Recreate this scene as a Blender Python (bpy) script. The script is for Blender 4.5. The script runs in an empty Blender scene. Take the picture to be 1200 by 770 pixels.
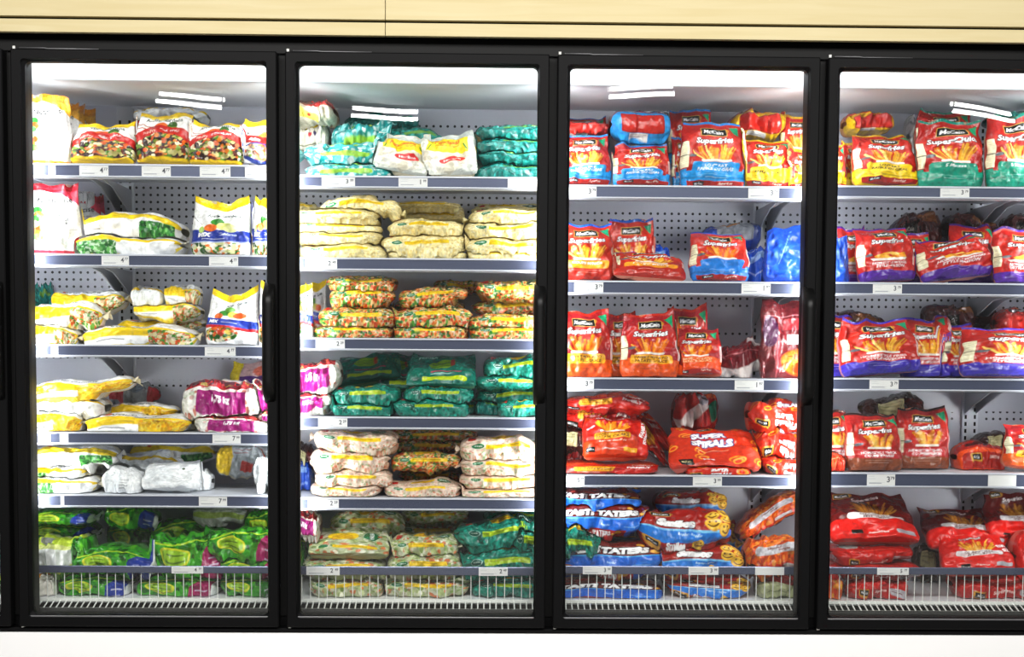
import bpy, bmesh, math, random
import numpy as np
from mathutils import Vector, Matrix

SC = bpy.context.scene
COL = SC.collection
PI = math.pi

# ------------------------------------------------------------------ camera
FPX, CX, CD, CZ = 1646.6, 1.3238, 4.0, 0.7868
YAW, PITCH, ROLL, SHY = 0.0179, 0.0648, 0.0071, 136.9
PITCHD = 0.76                      # door pitch
HD = 1.631                         # door height
_fw = np.array([math.sin(YAW)*math.cos(PITCH), math.cos(YAW)*math.cos(PITCH), -math.sin(PITCH)])
_rt = np.array([math.cos(YAW), -math.sin(YAW), 0.0])
_up = np.cross(_rt, _fw)
RT = _rt*math.cos(ROLL)+_up*math.sin(ROLL)
UP = -_rt*math.sin(ROLL)+_up*math.cos(ROLL)
CAM = np.array([CX, -CD, CZ])

def proj(W):
    d = W-CAM
    z = d@_fw
    return np.stack([600+FPX*(d@RT)/z, 385-FPX*(d@UP)/z+SHY], -1)

def at(px, py, Y):
    """a point of the photograph (px, py) taken at depth Y -> (x, z) in metres"""
    d = _fw+RT*((px-600)/FPX)+UP*((385+SHY-py)/FPX)
    t = (Y+CD)/d[1]
    p = CAM+d*t
    return p[0], p[2]

cam_data = bpy.data.cameras.new('camera')
cam = bpy.data.objects.new('camera', cam_data)
COL.objects.link(cam)
M = Matrix(((RT[0], UP[0], -_fw[0], CAM[0]), (RT[1], UP[1], -_fw[1], CAM[1]), (RT[2], UP[2], -_fw[2], CAM[2]), (0, 0, 0, 1)))
cam.matrix_world = M
cam_data.sensor_fit = 'HORIZONTAL'
cam_data.sensor_width = 36
cam_data.lens = FPX/1200*36
cam_data.shift_y = SHY/1200
cam_data.clip_end = 60
SC.camera = cam

# ------------------------------------------------------------------ materials
def s2l(c):
    c = np.asarray(c, float)
    return np.where(c <= 0.04045, c/12.92, ((c+0.055)/1.055)**2.4)
def rgb(r, g, b):
    return tuple(s2l(np.array([r, g, b])/255.0))

def mat(name, col, rough=0.5, metal=0.0, spec=0.5, noise=0.0, nscale=20.0, bump=0.0, bscale=60.0, stretch=None):
    m = bpy.data.materials.new(name); m.use_nodes = True
    nt = m.node_tree; b = nt.nodes['Principled BSDF']
    b.inputs['Base Color'].default_value = (*col, 1)
    b.inputs['Roughness'].default_value = rough
    b.inputs['Metallic'].default_value = metal
    b.inputs['Specular IOR Level'].default_value = spec
    if noise or bump:
        tc = nt.nodes.new('ShaderNodeTexCoord'); mp = nt.nodes.new('ShaderNodeMapping')
        nt.links.new(tc.outputs['Object'], mp.inputs[0])
        if stretch: mp.inputs['Scale'].default_value = stretch
        n = nt.nodes.new('ShaderNodeTexNoise'); n.inputs['Scale'].default_value = nscale; n.inputs['Detail'].default_value = 5
        nt.links.new(mp.outputs[0], n.inputs['Vector'])
        if noise:
            mx = nt.nodes.new('ShaderNodeMix'); mx.data_type = 'RGBA'
            mx.inputs[6].default_value = (*[c*(1-noise) for c in col], 1)
            mx.inputs[7].default_value = (*[min(1, c*(1+noise)) for c in col], 1)
            nt.links.new(n.outputs['Fac'], mx.inputs[0]); nt.links.new(mx.outputs[2], b.inputs['Base Color'])
        if bump:
            bn = nt.nodes.new('ShaderNodeBump'); bn.inputs['Strength'].default_value = bump; bn.inputs['Distance'].default_value = 0.002
            nt.links.new(n.outputs['Fac'], bn.inputs['Height']); nt.links.new(bn.outputs[0], b.inputs['Normal'])
    return m

def emis(name, col, s):
    m = bpy.data.materials.new(name); m.use_nodes = True
    nt = m.node_tree; nt.nodes.remove(nt.nodes['Principled BSDF'])
    e = nt.nodes.new('ShaderNodeEmission'); e.inputs[0].default_value = (*col, 1); e.inputs[1].default_value = s
    nt.links.new(e.outputs[0], nt.nodes['Material Output'].inputs[0])
    return m

def film(name, rough, bump, bscale):
    """printed plastic film: the print is the mesh's own colour attribute"""
    m = bpy.data.materials.new(name); m.use_nodes = True
    nt = m.node_tree; b = nt.nodes['Principled BSDF']
    a = nt.nodes.new('ShaderNodeAttribute'); a.attribute_name = 'print'
    nt.links.new(a.outputs['Color'], b.inputs['Base Color'])
    b.inputs['Roughness'].default_value = rough
    b.inputs['Specular IOR Level'].default_value = 0.55
    tc = nt.nodes.new('ShaderNodeTexCoord')
    n = nt.nodes.new('ShaderNodeTexNoise'); n.inputs['Scale'].default_value = bscale; n.inputs['Detail'].default_value = 4
    n.inputs['Distortion'].default_value = 1.2
    nt.links.new(tc.outputs['Object'], n.inputs['Vector'])
    bn = nt.nodes.new('ShaderNodeBump'); bn.inputs['Strength'].default_value = bump; bn.inputs['Distance'].default_value = 0.006
    nt.links.new(n.outputs['Fac'], bn.inputs['Height']); nt.links.new(bn.outputs[0], b.inputs['Normal'])
    return m

M_FILM = film('printed_film', 0.26, 0.75, 30)
M_CLEAR = film('clear_film', 0.22, 0.85, 45)
M_PAPER = film('printed_card', 0.6, 0.0, 10)
M_BLACK = mat('black_frame', rgb(13, 13, 14), 0.55, 0.0, 0.09, bump=0.05, nscale=300)
M_DEEP = mat('black_recess', rgb(9, 9, 9), 0.6, 0.0, 0.2, noise=0.2)
M_GRIP = mat('black_grip', rgb(9, 9, 9), 0.4, 0.0, 0.22, noise=0.15, nscale=40)
M_BEAD = mat('grey_bead', rgb(120, 120, 122), 0.4, 0.6, noise=0.1)
M_PIN = mat('bright_pin', rgb(235, 235, 230), 0.3, 0.2, noise=0.05)
M_SHELF = mat('shelf_steel', rgb(214, 218, 226), 0.38, 0.0, 0.5, noise=0.05, nscale=8)
M_RAIL = mat('price_rail', rgb(92, 98, 122), 0.22, 0.5, 0.6, noise=0.12, nscale=12, stretch=(0.4, 1, 6))
M_RAILEDGE = mat('rail_edge', rgb(205, 208, 218), 0.3, 0.1, 0.5, noise=0.05)
M_BRKT = mat('shelf_bracket', rgb(150, 153, 160), 0.45, 0.2, noise=0.1)
M_WIRE = mat('white_wire', rgb(225, 227, 222), 0.4, 0.0, 0.5, noise=0.05)
M_INWHITE = mat('inner_white', rgb(236, 238, 242), 0.45, 0.0, 0.5, noise=0.03, nscale=5)
M_GRILLE = None
M_LED = emis('led_strip', (0.94, 0.97, 1.0), 11.0)
M_CANOPY_FILL = emis('canopy_fill', (0.95, 0.98, 1.0), 24.0)
M_TUBE = emis('fluorescent_tube', (1, 0.99, 0.97), 40.0)
M_BASE = mat('white_base', rgb(254, 254, 254), 0.5, 0.0, 0.3, noise=0.01)
M_FLOOR = mat('store_floor', rgb(158, 156, 152), 0.35, 0.0, 0.4, noise=0.05, nscale=3)

def glass_mat():
    m = bpy.data.materials.new('door_glass'); m.use_nodes = True
    nt = m.node_tree; nt.nodes.remove(nt.nodes['Principled BSDF'])
    t = nt.nodes.new('ShaderNodeBsdfTransparent'); t.inputs[0].default_value = (0.985, 0.993, 0.99, 1)
    g = nt.nodes.new('ShaderNodeBsdfGlossy'); g.inputs['Roughness'].default_value = 0.003
    n = nt.nodes.new('ShaderNodeTexNoise'); n.inputs['Scale'].default_value = 3.0; n.inputs['Detail'].default_value = 1
    tc = nt.nodes.new('ShaderNodeTexCoord'); nt.links.new(tc.outputs['Object'], n.inputs['Vector'])
    bn = nt.nodes.new('ShaderNodeBump'); bn.inputs['Strength'].default_value = 0.05; bn.inputs['Distance'].default_value = 0.01
    nt.links.new(n.outputs['Fac'], bn.inputs['Height']); nt.links.new(bn.outputs[0], g.inputs['Normal'])
    f = nt.nodes.new('ShaderNodeFresnel'); geo = nt.nodes.new('ShaderNodeNewGeometry'); io = nt.nodes.new('ShaderNodeMapRange')
    io.inputs['To Min'].default_value = 1.5; io.inputs['To Max'].default_value = 1/1.5     # the pane does not bend light, so both faces reflect alike
    nt.links.new(geo.outputs['Backfacing'], io.inputs['Value']); nt.links.new(io.outputs[0], f.inputs['IOR'])
    mx = nt.nodes.new('ShaderNodeMixShader')
    nt.links.new(f.outputs[0], mx.inputs[0]); nt.links.new(t.outputs[0], mx.inputs[1]); nt.links.new(g.outputs[0], mx.inputs[2])
    nt.links.new(mx.outputs[0], nt.nodes['Material Output'].inputs[0])
    return m
M_GLASS = glass_mat()

def wood_mat():
    m = bpy.data.materials.new('pale_maple'); m.use_nodes = True
    nt = m.node_tree; b = nt.nodes['Principled BSDF']
    tc = nt.nodes.new('ShaderNodeTexCoord'); mp = nt.nodes.new('ShaderNodeMapping'); mp.inputs['Scale'].default_value = (1.2, 1, 22)
    nt.links.new(tc.outputs['Object'], mp.inputs[0])
    n = nt.nodes.new('ShaderNodeTexNoise'); n.inputs['Scale'].default_value = 2.4; n.inputs['Detail'].default_value = 6; n.inputs['Distortion'].default_value = 0.6
    nt.links.new(mp.outputs[0], n.inputs['Vector'])
    r = nt.nodes.new('ShaderNodeValToRGB')
    r.color_ramp.elements[0].position = 0.3; r.color_ramp.elements[0].color = (*rgb(196, 181, 137), 1)
    r.color_ramp.elements[1].position = 0.7; r.color_ramp.elements[1].color = (*rgb(203, 190, 150), 1)
    nt.links.new(n.outputs['Fac'], r.inputs[0]); nt.links.new(r.outputs[0], b.inputs['Base Color'])
    b.inputs['Roughness'].default_value = 0.5; b.inputs['Specular IOR Level'].default_value = 0.12
    return m
M_WOOD = wood_mat()

# ------------------------------------------------------------------ mesh helpers
class MB:
    def __init__(s): s.v = []; s.f = []
    def add(s, V, F):
        o = len(s.v); s.v += [tuple(map(float, p)) for p in V]; s.f += [tuple(i+o for i in f) for f in F]
    def box(s, x0, x1, y0, y1, z0, z1, c=0.0):
        """box with its edges chamfered by c"""
        c = min(c, (x1-x0)*.45, (y1-y0)*.45, (z1-z0)*.45)
        if c <= 0:
            V = [(x, y, z) for z in (z0, z1) for y in (y0, y1) for x in (x0, x1)]
            s.add(V, [(0, 2, 3, 1), (4, 5, 7, 6), (0, 1, 5, 4), (2, 6, 7, 3), (0, 4, 6, 2), (1, 3, 7, 5)]); return
        bm = bmesh.new()
        bmesh.ops.create_cube(bm, size=1)
        for v in bm.verts:
            v.co = Vector(((x0+x1)/2+v.co.x*(x1-x0), (y0+y1)/2+v.co.y*(y1-y0), (z0+z1)/2+v.co.z*(z1-z0)))
        bmesh.ops.bevel(bm, geom=list(bm.edges), offset=c, segments=2, profile=0.5, affect='EDGES')
        bm.verts.index_update()
        s.add([v.co[:] for v in bm.verts], [[v.index for v in f.verts] for f in bm.faces]); bm.free()
    def tube(s, P, r, n=6, cap=True):
        P = [Vector(p) for p in P]; rings = []
        for i, p in enumerate(P):
            d = (P[min(i+1, len(P)-1)]-P[max(i-1, 0)]).normalized()
            a = d.orthogonal().normalized(); b = d.cross(a)
            rings.append([p+a*(r*math.cos(2*PI*k/n))+b*(r*math.sin(2*PI*k/n)) for k in range(n)])
        V = [q for g in rings for q in g]; F = []
        for i in range(len(P)-1):
            for k in range(n):
                F.append((i*n+k, i*n+(k+1) % n, (i+1)*n+(k+1) % n, (i+1)*n+k))
        if cap:
            F.append(tuple(range(n-1, -1, -1))); F.append(tuple((len(P)-1)*n+k for k in range(n)))
        s.add(V, F)
    def build(s, name, m, parent=None, smooth=False):
        me = bpy.data.meshes.new(name); me.from_pydata(s.v, [], s.f); me.update()
        if smooth: me.polygons.foreach_set('use_smooth', [True]*len(me.polygons))
        o = bpy.data.objects.new(name, me); COL.objects.link(o)
        me.materials.append(m)
        if parent: o.parent = parent
        return o

def empty(name, loc=(0, 0, 0)):
    o = bpy.data.objects.new(name, None); COL.objects.link(o); o.location = loc; o.empty_display_size = .05
    return o
def tag(o, label, cat, group=None):
    o['label'] = label; o['category'] = cat
    if group: o['group'] = group
def structure(o): o['kind'] = 'structure'; return o

# ------------------------------------------------------------------ world, exposure
w = bpy.data.worlds.new('store_light'); SC.world = w; w.use_nodes = True
w.node_tree.nodes['Background'].inputs[0].default_value = (1.0, 0.99, 0.97, 1)
w.node_tree.nodes['Background'].inputs[1].default_value = 0.14
SC.view_settings.view_transform = 'Standard'; SC.view_settings.look = 'None'
SC.view_settings.exposure = 0.0; SC.view_settings.gamma = 1.0; SC.view_settings.use_curve_mapping = False
SC.cycles.use_denoising = True
SC.cycles.max_bounces = 8; SC.cycles.transparent_max_bounces = 12
SC.cycles.caustics_reflective = False; SC.cycles.caustics_refractive = False
SC.cycles.sample_clamp_indirect = 6

# ------------------------------------------------------------------ the shop round the cabinet
XL, XR = -PITCHD-.05, 4*PITCHD+.35        # extent of the line-up
X_A, X_B = XL-.4, XR+.4
YS = -0.03                                # face of the wooden fascia
zs_bot = at(600, 43.4, YS)[1]
zs_g0 = at(600, 28.2, YS)[1]; zs_g1 = at(600, 24.8, YS)[1]
xseam = at(451.5, 20, YS)[0]
def plank(name, x0, x1, z0, z1):
    b = MB(); b.box(x0, x1, YS, YS+.02, z0, z1, .0012); return structure(b.build(name, M_WOOD))
plank('trim_1', X_A, xseam-.0008, zs_g1, zs_g1+.45)
plank('trim_2', xseam+.0008, X_B, zs_g1, zs_g1+.45)
plank('trim_3', X_A, xseam-.0008, zs_bot, zs_g0)
plank('trim_4', xseam+.0008, X_B, zs_bot, zs_g0)
b = MB(); b.box(X_A, X_B, YS+.021, YS+.04, zs_bot+.004, zs_g1+.45); structure(b.build('wall_back', M_DEEP))
zb_top = at(600, 743.0, -0.01)[1]
FLOOR_Z = zb_top-.22
b = MB(); b.box(X_A, X_B, -0.012, 0.02, FLOOR_Z, zb_top, .001); structure(b.build('baseboard_front', M_BASE))
b = MB(); b.box(X_A-3, X_B+3, -9.0, 0.62, FLOOR_Z-.05, FLOOR_Z); structure(b.build('floor', M_FLOOR))

def area(name, loc, target, sx, sy, power, col=(1, 0.98, 0.95)):
    l = bpy.data.lights.new(name, 'AREA'); l.shape = 'RECTANGLE'; l.size = sx; l.size_y = sy; l.energy = power; l.color = col
    o = bpy.data.objects.new(name, l); COL.objects.link(o); o.location = loc
    d = (Vector(target)-Vector(loc)).normalized(); o.rotation_euler = d.to_track_quat('-Z', 'Y').to_euler()
    return o
area('aisle_light', (0.2, -3.3, 2.62), (0.3, 0, 0.6), 2.2, 0.7, 114)
area('aisle_light', (2.5, -3.3, 2.62), (2.4, 0, 0.6), 2.2, 0.7, 114)

# tubes further down the shop, mirrored in the door glass
for k, (px, py) in enumerate(((222, 117), (452, 131), (752, 108), (1150, 131))):
    Yv = 9.0
    x, z = at(px, py, Yv)
    t = empty('ceiling_lamp', (x, -Yv, z))
    tag(t, ['twin tube ceiling lamp mirrored in first whole door', 'twin tube ceiling lamp mirrored in second whole door',
            'twin tube ceiling lamp mirrored in third whole door', 'twin tube ceiling lamp mirrored in fourth whole door'][k], 'lamp', 'ceiling lamps of the shop')
    t.rotation_euler = (0, math.radians((5, 3, -2, 7)[k]), 0)
    h = MB(); h.box(-.34, .34, -.10, .10, .10, .14, .008); h.build('housing', M_INWHITE, t)
    for q, (yy, zz) in enumerate(((-.06, .042), (.06, -.042))):
        u = MB(); u.tube([(-.30, yy, zz), (.30, yy, zz)], .018, 10); u.build('tube', M_TUBE, t, True)
        s_ = MB(); s_.tube([(-.3, yy, zz), (-.3, yy, .104)], .008); s_.build('lamp_holder', M_INWHITE, t); s_ = MB(); s_.tube([(.3, yy, zz), (.3, yy, .104)], .008); s_.build('lamp_holder', M_INWHITE, t)

# ------------------------------------------------------------------ the freezer cabinet
Y_RAIL = 0.160; Y_BACK = 0.56; Y_S0 = 0.163
cab = empty('freezer_cabinet', (1.14, 0.3, zb_top))
tag(cab, 'long black upright glass-door freezer full of bagged frozen food', 'freezer')
OFF = Vector((-1.14, -0.3, -zb_top))
def part(b, name, m, parent=None, smooth=False):
    """a part (or sub-part) of the cabinet, built in world coordinates"""
    o = b.build(name, m, parent or cab, smooth)
    if (parent or cab) is cab: o.location = OFF
    return o

z_ceil = at(600, 99.0, 0.137)[1]
z_deck = at(600, 704, Y_S0)[1]
z_sillt = at(600, 737, 0.0)[1]
RX0, RX1 = XL-.12, 4*PITCHD+.12

# back panel with punched hole rows
def back_mat():
    m = bpy.data.materials.new('punched_panel'); m.use_nodes = True
    nt = m.node_tree; N = nt.nodes; L = nt.links; b = N['Principled BSDF']
    b.inputs['Roughness'].default_value = 0.33; b.inputs['Specular IOR Level'].default_value = 0.5
    ge = N.new('ShaderNodeNewGeometry'); sp = N.new('ShaderNodeSeparateXYZ'); L.new(ge.outputs['Position'], sp.inputs[0])
    def mth(op, a, c=None, d=None):
        n = N.new('ShaderNodeMath'); n.operation = op
        for i, q in enumerate((a, c, d)):
            if q is None: continue
            if isinstance(q, (int, float)): n.inputs[i].default_value = q
            else: L.new(q, n.inputs[i])
        return n.outputs[0]
    PX = 0.0226
    fx = mth('SUBTRACT', mth('FRACT', mth('DIVIDE', mth('ADD', sp.outputs[0], 3.0), PX)), .5)
    fz = mth('SUBTRACT', mth('FRACT', mth('DIVIDE', mth('ADD', sp.outputs[2], 3.0-.0045), PX)), .5)
    d = mth('SQRT', mth('ADD', mth('MULTIPLY', fx, fx), mth('MULTIPLY', fz, fz)))
    dot = mth('LESS_THAN', d, .185)
    # rows come in bands
    bands = None
    for (px0, px1, y0, y1) in HOLE_BANDS:
        x0, z0 = at(px0, y1, Y_BACK); x1, z1 = at(px1, y0, Y_BACK)
        k = mth('MULTIPLY', mth('MULTIPLY', mth('GREATER_THAN', sp.outputs[0], x0), mth('LESS_THAN', sp.outputs[0], x1)),
                mth('MULTIPLY', mth('GREATER_THAN', sp.outputs[2], z0), mth('LESS_THAN', sp.outputs[2], z1)))
        bands = k if bands is None else mth('MAXIMUM', bands, k)
    dot = mth('MULTIPLY', dot, bands)
    n = N.new('ShaderNodeTexNoise'); n.inputs['Scale'].default_value = 2.5; L.new(ge.outputs['Position'], n.inputs['Vector'])
    r = N.new('ShaderNodeValToRGB'); r.color_ramp.elements[0].color = (*rgb(186, 187, 198), 1); r.color_ramp.elements[1].color = (*rgb(200, 202, 212), 1)
    L.new(n.outputs['Fac'], r.inputs[0])
    mx = N.new('ShaderNodeMix'); mx.data_type = 'RGBA'; L.new(dot, mx.inputs[0]); L.new(r.outputs[0], mx.inputs[6]); mx.inputs[7].default_value = (*rgb(22, 22, 26), 1)
    L.new(mx.outputs[2], b.inputs['Base Color'])
    return m
HOLE_BANDS = [(30, 140, 225, 262), (156, 330, 216, 262), (30, 140, 312, 350), (156, 330, 312, 342), (30, 140, 414, 421), (156, 330, 414, 421), (30, 140, 446, 453), (156, 330, 446, 453),
              (345, 640, 146, 153), (345, 640, 226, 262),
              (650, 880, 246, 296), (902, 960, 246, 264), (650, 880, 345, 361), (650, 880, 385, 393),
              (965, 1125, 243, 268), (965, 1130, 348, 366), (1150, 1280, 352, 362), (1108, 1122, 483, 493), (1150, 1280, 483, 493)]
b = MB(); b.box(RX0, RX1, Y_BACK, Y_BACK+.02, z_deck-.06, z_ceil+.01); part(b, 'back_panel', back_mat())
b = MB(); b.box(RX0, RX1, 0.1425, Y_BACK+.02, z_ceil, z_ceil+.015); part(b, 'top_panel', M_INWHITE)
b = MB(); b.box(RX0, RX1, Y_S0+.006, Y_BACK, z_deck-.012, z_deck); part(b, 'bottom_deck', M_INWHITE)
b = MB(); b.box(RX0, RX1, 0.03, Y_BACK+.02, z_deck-.09, z_deck-.06); part(b, 'cabinet_base', M_DEEP)
for xx in (RX0-.03, RX1): 
    b = MB(); b.box(xx, xx+.03, 0.03, Y_BACK+.02, z_deck-.09, z_ceil+.05); part(b, 'side_panel', M_INWHITE)
# header, sill and mullions of the black front frame
z_head = at(600, 70, 0.03)[1]
b = MB(); b.box(X_A, X_B, 0.022, 0.09, z_head+.008, zs_bot+.06, .002); part(b, 'header_frame', M_DEEP)
b = MB(); b.box(X_A, X_B, -0.006, 0.09, zb_top, z_sillt, .002); b.box(X_A, X_B, 0.03, 0.09, z_sillt, z_sillt+.028, .001); part(b, 'sill_frame', M_BLACK)
MULL = [i*PITCHD-.0155 for i in range(-1, 5)]
for i, mx_ in enumerate(MULL):
    b = MB(); b.box(mx_-.034, mx_+.034, 0.026, 0.10, z_sillt+.0281, z_head+.006, .004); part(b, 'mullion', M_DEEP)
    for sgn in (-1, 1):
        if (i == 0 and sgn < 0) or (i == len(MULL)-1 and sgn > 0): continue
        b = MB(); xc = mx_+sgn*.014
        b.box(xc-.008, xc+.008, 0.1005, 0.112, z_deck+.20, z_ceil-.03, .002); part(b, 'light_strip', M_LED)
        # area lights added at the strips to brighten the back panel
        zm_ = (z_deck+.22+z_ceil)/2; l = area('strip_fill', (xc, .1135, zm_), (xc+sgn*.24, .50, zm_), .014, z_ceil-z_deck-.27, 3.3, (0.94, 0.97, 1.0)); l.data.spread = math.radians(95)
b = MB(); b.box(RX0, RX1, 0.136, 0.142, z_ceil-.001, z_head+.03, .001); part(b, 'canopy_panel', M_INWHITE)
b = MB(); b.box(RX0+.02, RX1-.02, 0.0905, 0.100, z_head+.010, z_head+.028, .001); part(b, 'light_strip', M_CANOPY_FILL)  # unseen glowing strip added behind the header to brighten the canopy panel

# slotted uprights on the back wall
for px in (150, 642, 889, 1138):
    xu = at(px, 400, Y_BACK)[0]
    b = MB(); b.box(xu-.026, xu+.026, Y_BACK-.012, Y_BACK-.0002, z_deck+.001, z_ceil-.005, .0015)
    up = part(b, 'slotted_upright', M_SHELF)
    for dx in (-.015, .015):
        s_ = MB(); z = z_deck+.03
        while z < z_ceil-.05:
            s_.box(xu+dx-.0035, xu+dx+.0035, Y_BACK-.0128, Y_BACK-.0119, z, z+.013); z += .023
        part(s_, 'slot_column', M_DEEP, up)

# return-air grille under the bottom deck
def grille_mat():
    m = bpy.data.materials.new('dark_perforated'); m.use_nodes = True
    nt = m.node_tree; b = nt.nodes['Principled BSDF']
    tc = nt.nodes.new('ShaderNodeTexCoord'); v = nt.nodes.new('ShaderNodeTexVoronoi'); v.inputs['Scale'].default_value = 210; v.inputs['Randomness'].default_value = .15
    nt.links.new(tc.outputs['Object'], v.inputs['Vector'])
    r = nt.nodes.new('ShaderNodeValToRGB'); r.color_ramp.elements[0].position = .3; r.color_ramp.elements[0].color = (*rgb(18, 18, 18), 1)
    r.color_ramp.elements[1].position = .5; r.color_ramp.elements[1].color = (*rgb(74, 74, 72), 1)
    nt.links.new(v.outputs['Distance'], r.inputs[0]); nt.links.new(r.outputs[0], b.inputs['Base Color']); b.inputs['Roughness'].default_value = .5
    return m
M_GRILLE = grille_mat()
zg1 = at(600, 716, .10)[1]
b = MB(); b.box(RX0, RX1, .1005, .104, z_sillt+.0285, zg1+.004); part(b, 'perforated_plate', M_GRILLE)
M_GREY = mat('grey_ledge', rgb(150, 152, 146), .5, noise=.08)
b = MB(); b.box(RX0, RX1, .11, Y_S0-.004, z_deck-.036, z_deck-.024); part(b, 'air_ledge', M_GREY)

# doors
x_off0, x_off1 = -.0045, PITCHD-.0275
def rr_ring(x0, x1, z0, z1, r, n=6):
    out = []
    for cx_, cz_, a0 in ((x1-r, z1-r, 0), (x0+r, z1-r, 90), (x0+r, z0+r, 180), (x1-r, z0+r, 270)):
        for k in range(n+1):
            a = math.radians(a0+90*k/n); out.append((cx_+r*math.cos(a), cz_+r*math.sin(a)))
    return out
def frame_loft(b, rings):
    """rings: list of (ring points, y) with equal counts, swept front to back round the opening"""
    n = len(rings[0][0]); V = []; F = []
    for pts, y in rings: V += [(p[0], y, p[1]) for p in pts]
    for i in range(len(rings)-1):
        for k in range(n): F.append((i*n+k, i*n+(k+1) % n, (i+1)*n+(k+1) % n, (i+1)*n+k))
    for k in range(n): F.append(((len(rings)-1)*n+k, (len(rings)-1)*n+(k+1) % n, (k+1) % n, k))
    b.add(V, F)
for i in range(-1, 4):
    x0, x1 = i*PITCHD+x_off0, i*PITCHD+x_off1
    z0, z1 = .003, HD-.008
    b = MB(); fw_ = .027; d2 = .036
    frame_loft(b, [(rr_ring(x0, x1, z0, z1, .004), .018), (rr_ring(x0, x1, z0, z1, .004), -.016), (rr_ring(x0+.003, x1-.003, z0+.003, z1-.003, .004), -.019),
                   (rr_ring(x0+fw_, x1-fw_, z0+fw_, z1-fw_, .010), -.019), (rr_ring(x0+fw_+.002, x1-fw_-.002, z0+fw_+.002, z1-fw_-.002, .010), -.012),
                   (rr_ring(x0+d2, x1-d2+.004, z0+fw_+.006, z1-fw_-.006, .016), -.005), (rr_ring(x0+d2, x1-d2+.004, z0+fw_+.006, z1-fw_-.006, .016), .018)])
    dr = part(b, 'door', M_BLACK)
    b = MB(); b.box(x0+fw_+.001, x1-fw_-.001, .001, .005, z0+fw_+.001, z1-fw_-.001); part(b, 'glass_pane', M_GLASS, dr)
    b = MB(); b.box(x0+fw_+.004, x1-fw_-.004, -.016, -.010, z0+fw_-.001, z0+fw_+.0045, .001); part(b, 'glazing_bead', M_BEAD, dr)
    # grip: a shallow bow standing off the hinge-free stile
    hz0, hz1 = at(900, 477, -.05)[1], at(900, 335, -.05)[1]
    xc = x1-.022; b = MB(); n = 22; V = []; F = []; m_ = 12
    for k in range(n+1):
        t = k/n; z = hz0+(hz1-hz0)*t
        e = min(t, 1-t)*n/3.2; e = min(1, e); e = math.sin(e*PI/2)
        yf = -.019-.054*e
        for q in range(m_):
            a = 2*PI*q/m_; ca, sa = math.cos(a), math.sin(a)
            V.append((xc+.0185*math.copysign(abs(ca)**.75, ca)*(0.82+.18*e), (yf-.019)/2+((-.019-yf)/2+.004)*math.copysign(abs(sa)**.7, sa)+.01, z))
    for k in range(n):
        for q in range(m_): F.append((k*m_+q, k*m_+(q+1) % m_, (k+1)*m_+(q+1) % m_, (k+1)*m_+q))
    F.append(tuple(range(m_-1, -1, -1))); F.append(tuple(n*m_+q for q in range(m_)))
    b.add(V, F); part(b, 'handle', M_GRIP, dr, True)
    for zz, dz in ((HD, 1), (0.0, -1)):
        b = MB(); xx = i*PITCHD+.002
        b.tube([(xx, -.006, zz-.009*dz), (xx, -.006, zz-.004*dz), (xx, -.006, zz+.001*dz)], .0042, 10)
        part(b, 'hinge_pin', M_PIN, dr, True)
    b = MB(); b.tube([(x0+.02, -.004, z1+.005), (x0+.09, -.004, z1+.005), (x0+.10, -.003, z1+.0035), (x0+.13, -.002, z1+.004), (x0+.24, -.002, z1+.0035)], .0016, 6)
    part(b, 'hinge_arm', M_BEAD, dr, True)

# shelves: lip top / lip bottom in the photograph, per bay
RAILS = {1: [(193, 207), (298.5, 311.5), (404.5, 417), (507, 519.5), (580, 593)],
         2: [(207, 219.5), (303, 316), (397, 409.5), (489, 501.5), (584, 596.5)],
         3: [(218, 232), (330, 344), (443.5, 457), (557, 569.5)],
         4: [(219, 231.5), (332, 345), (444, 457), (554.5, 570)]}
RAILS[0] = RAILS[1]
BINR = {0: (663, 671.5), 1: (663, 671.5), 2: (664, 674), 3: (663.5, 673), 4: (665, 673.5)}
SPL = [CX+(m-CX)*(CD+.30)/(CD+.06) for m in MULL]          # shelf ends sit behind the mullions
SPL[0] = max(SPL[0], RX0+.002); SPL[-1] = min(SPL[-1], RX1-.002)
BAYX = {d: (SPL[d]+.002, SPL[d+1]-.002) for d in range(0, 5)}
MIDPX = {0: -140, 1: 180, 2: 492, 3: 800, 4: 1110}
SHELF_Z = {}; UNDER = {}
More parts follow.
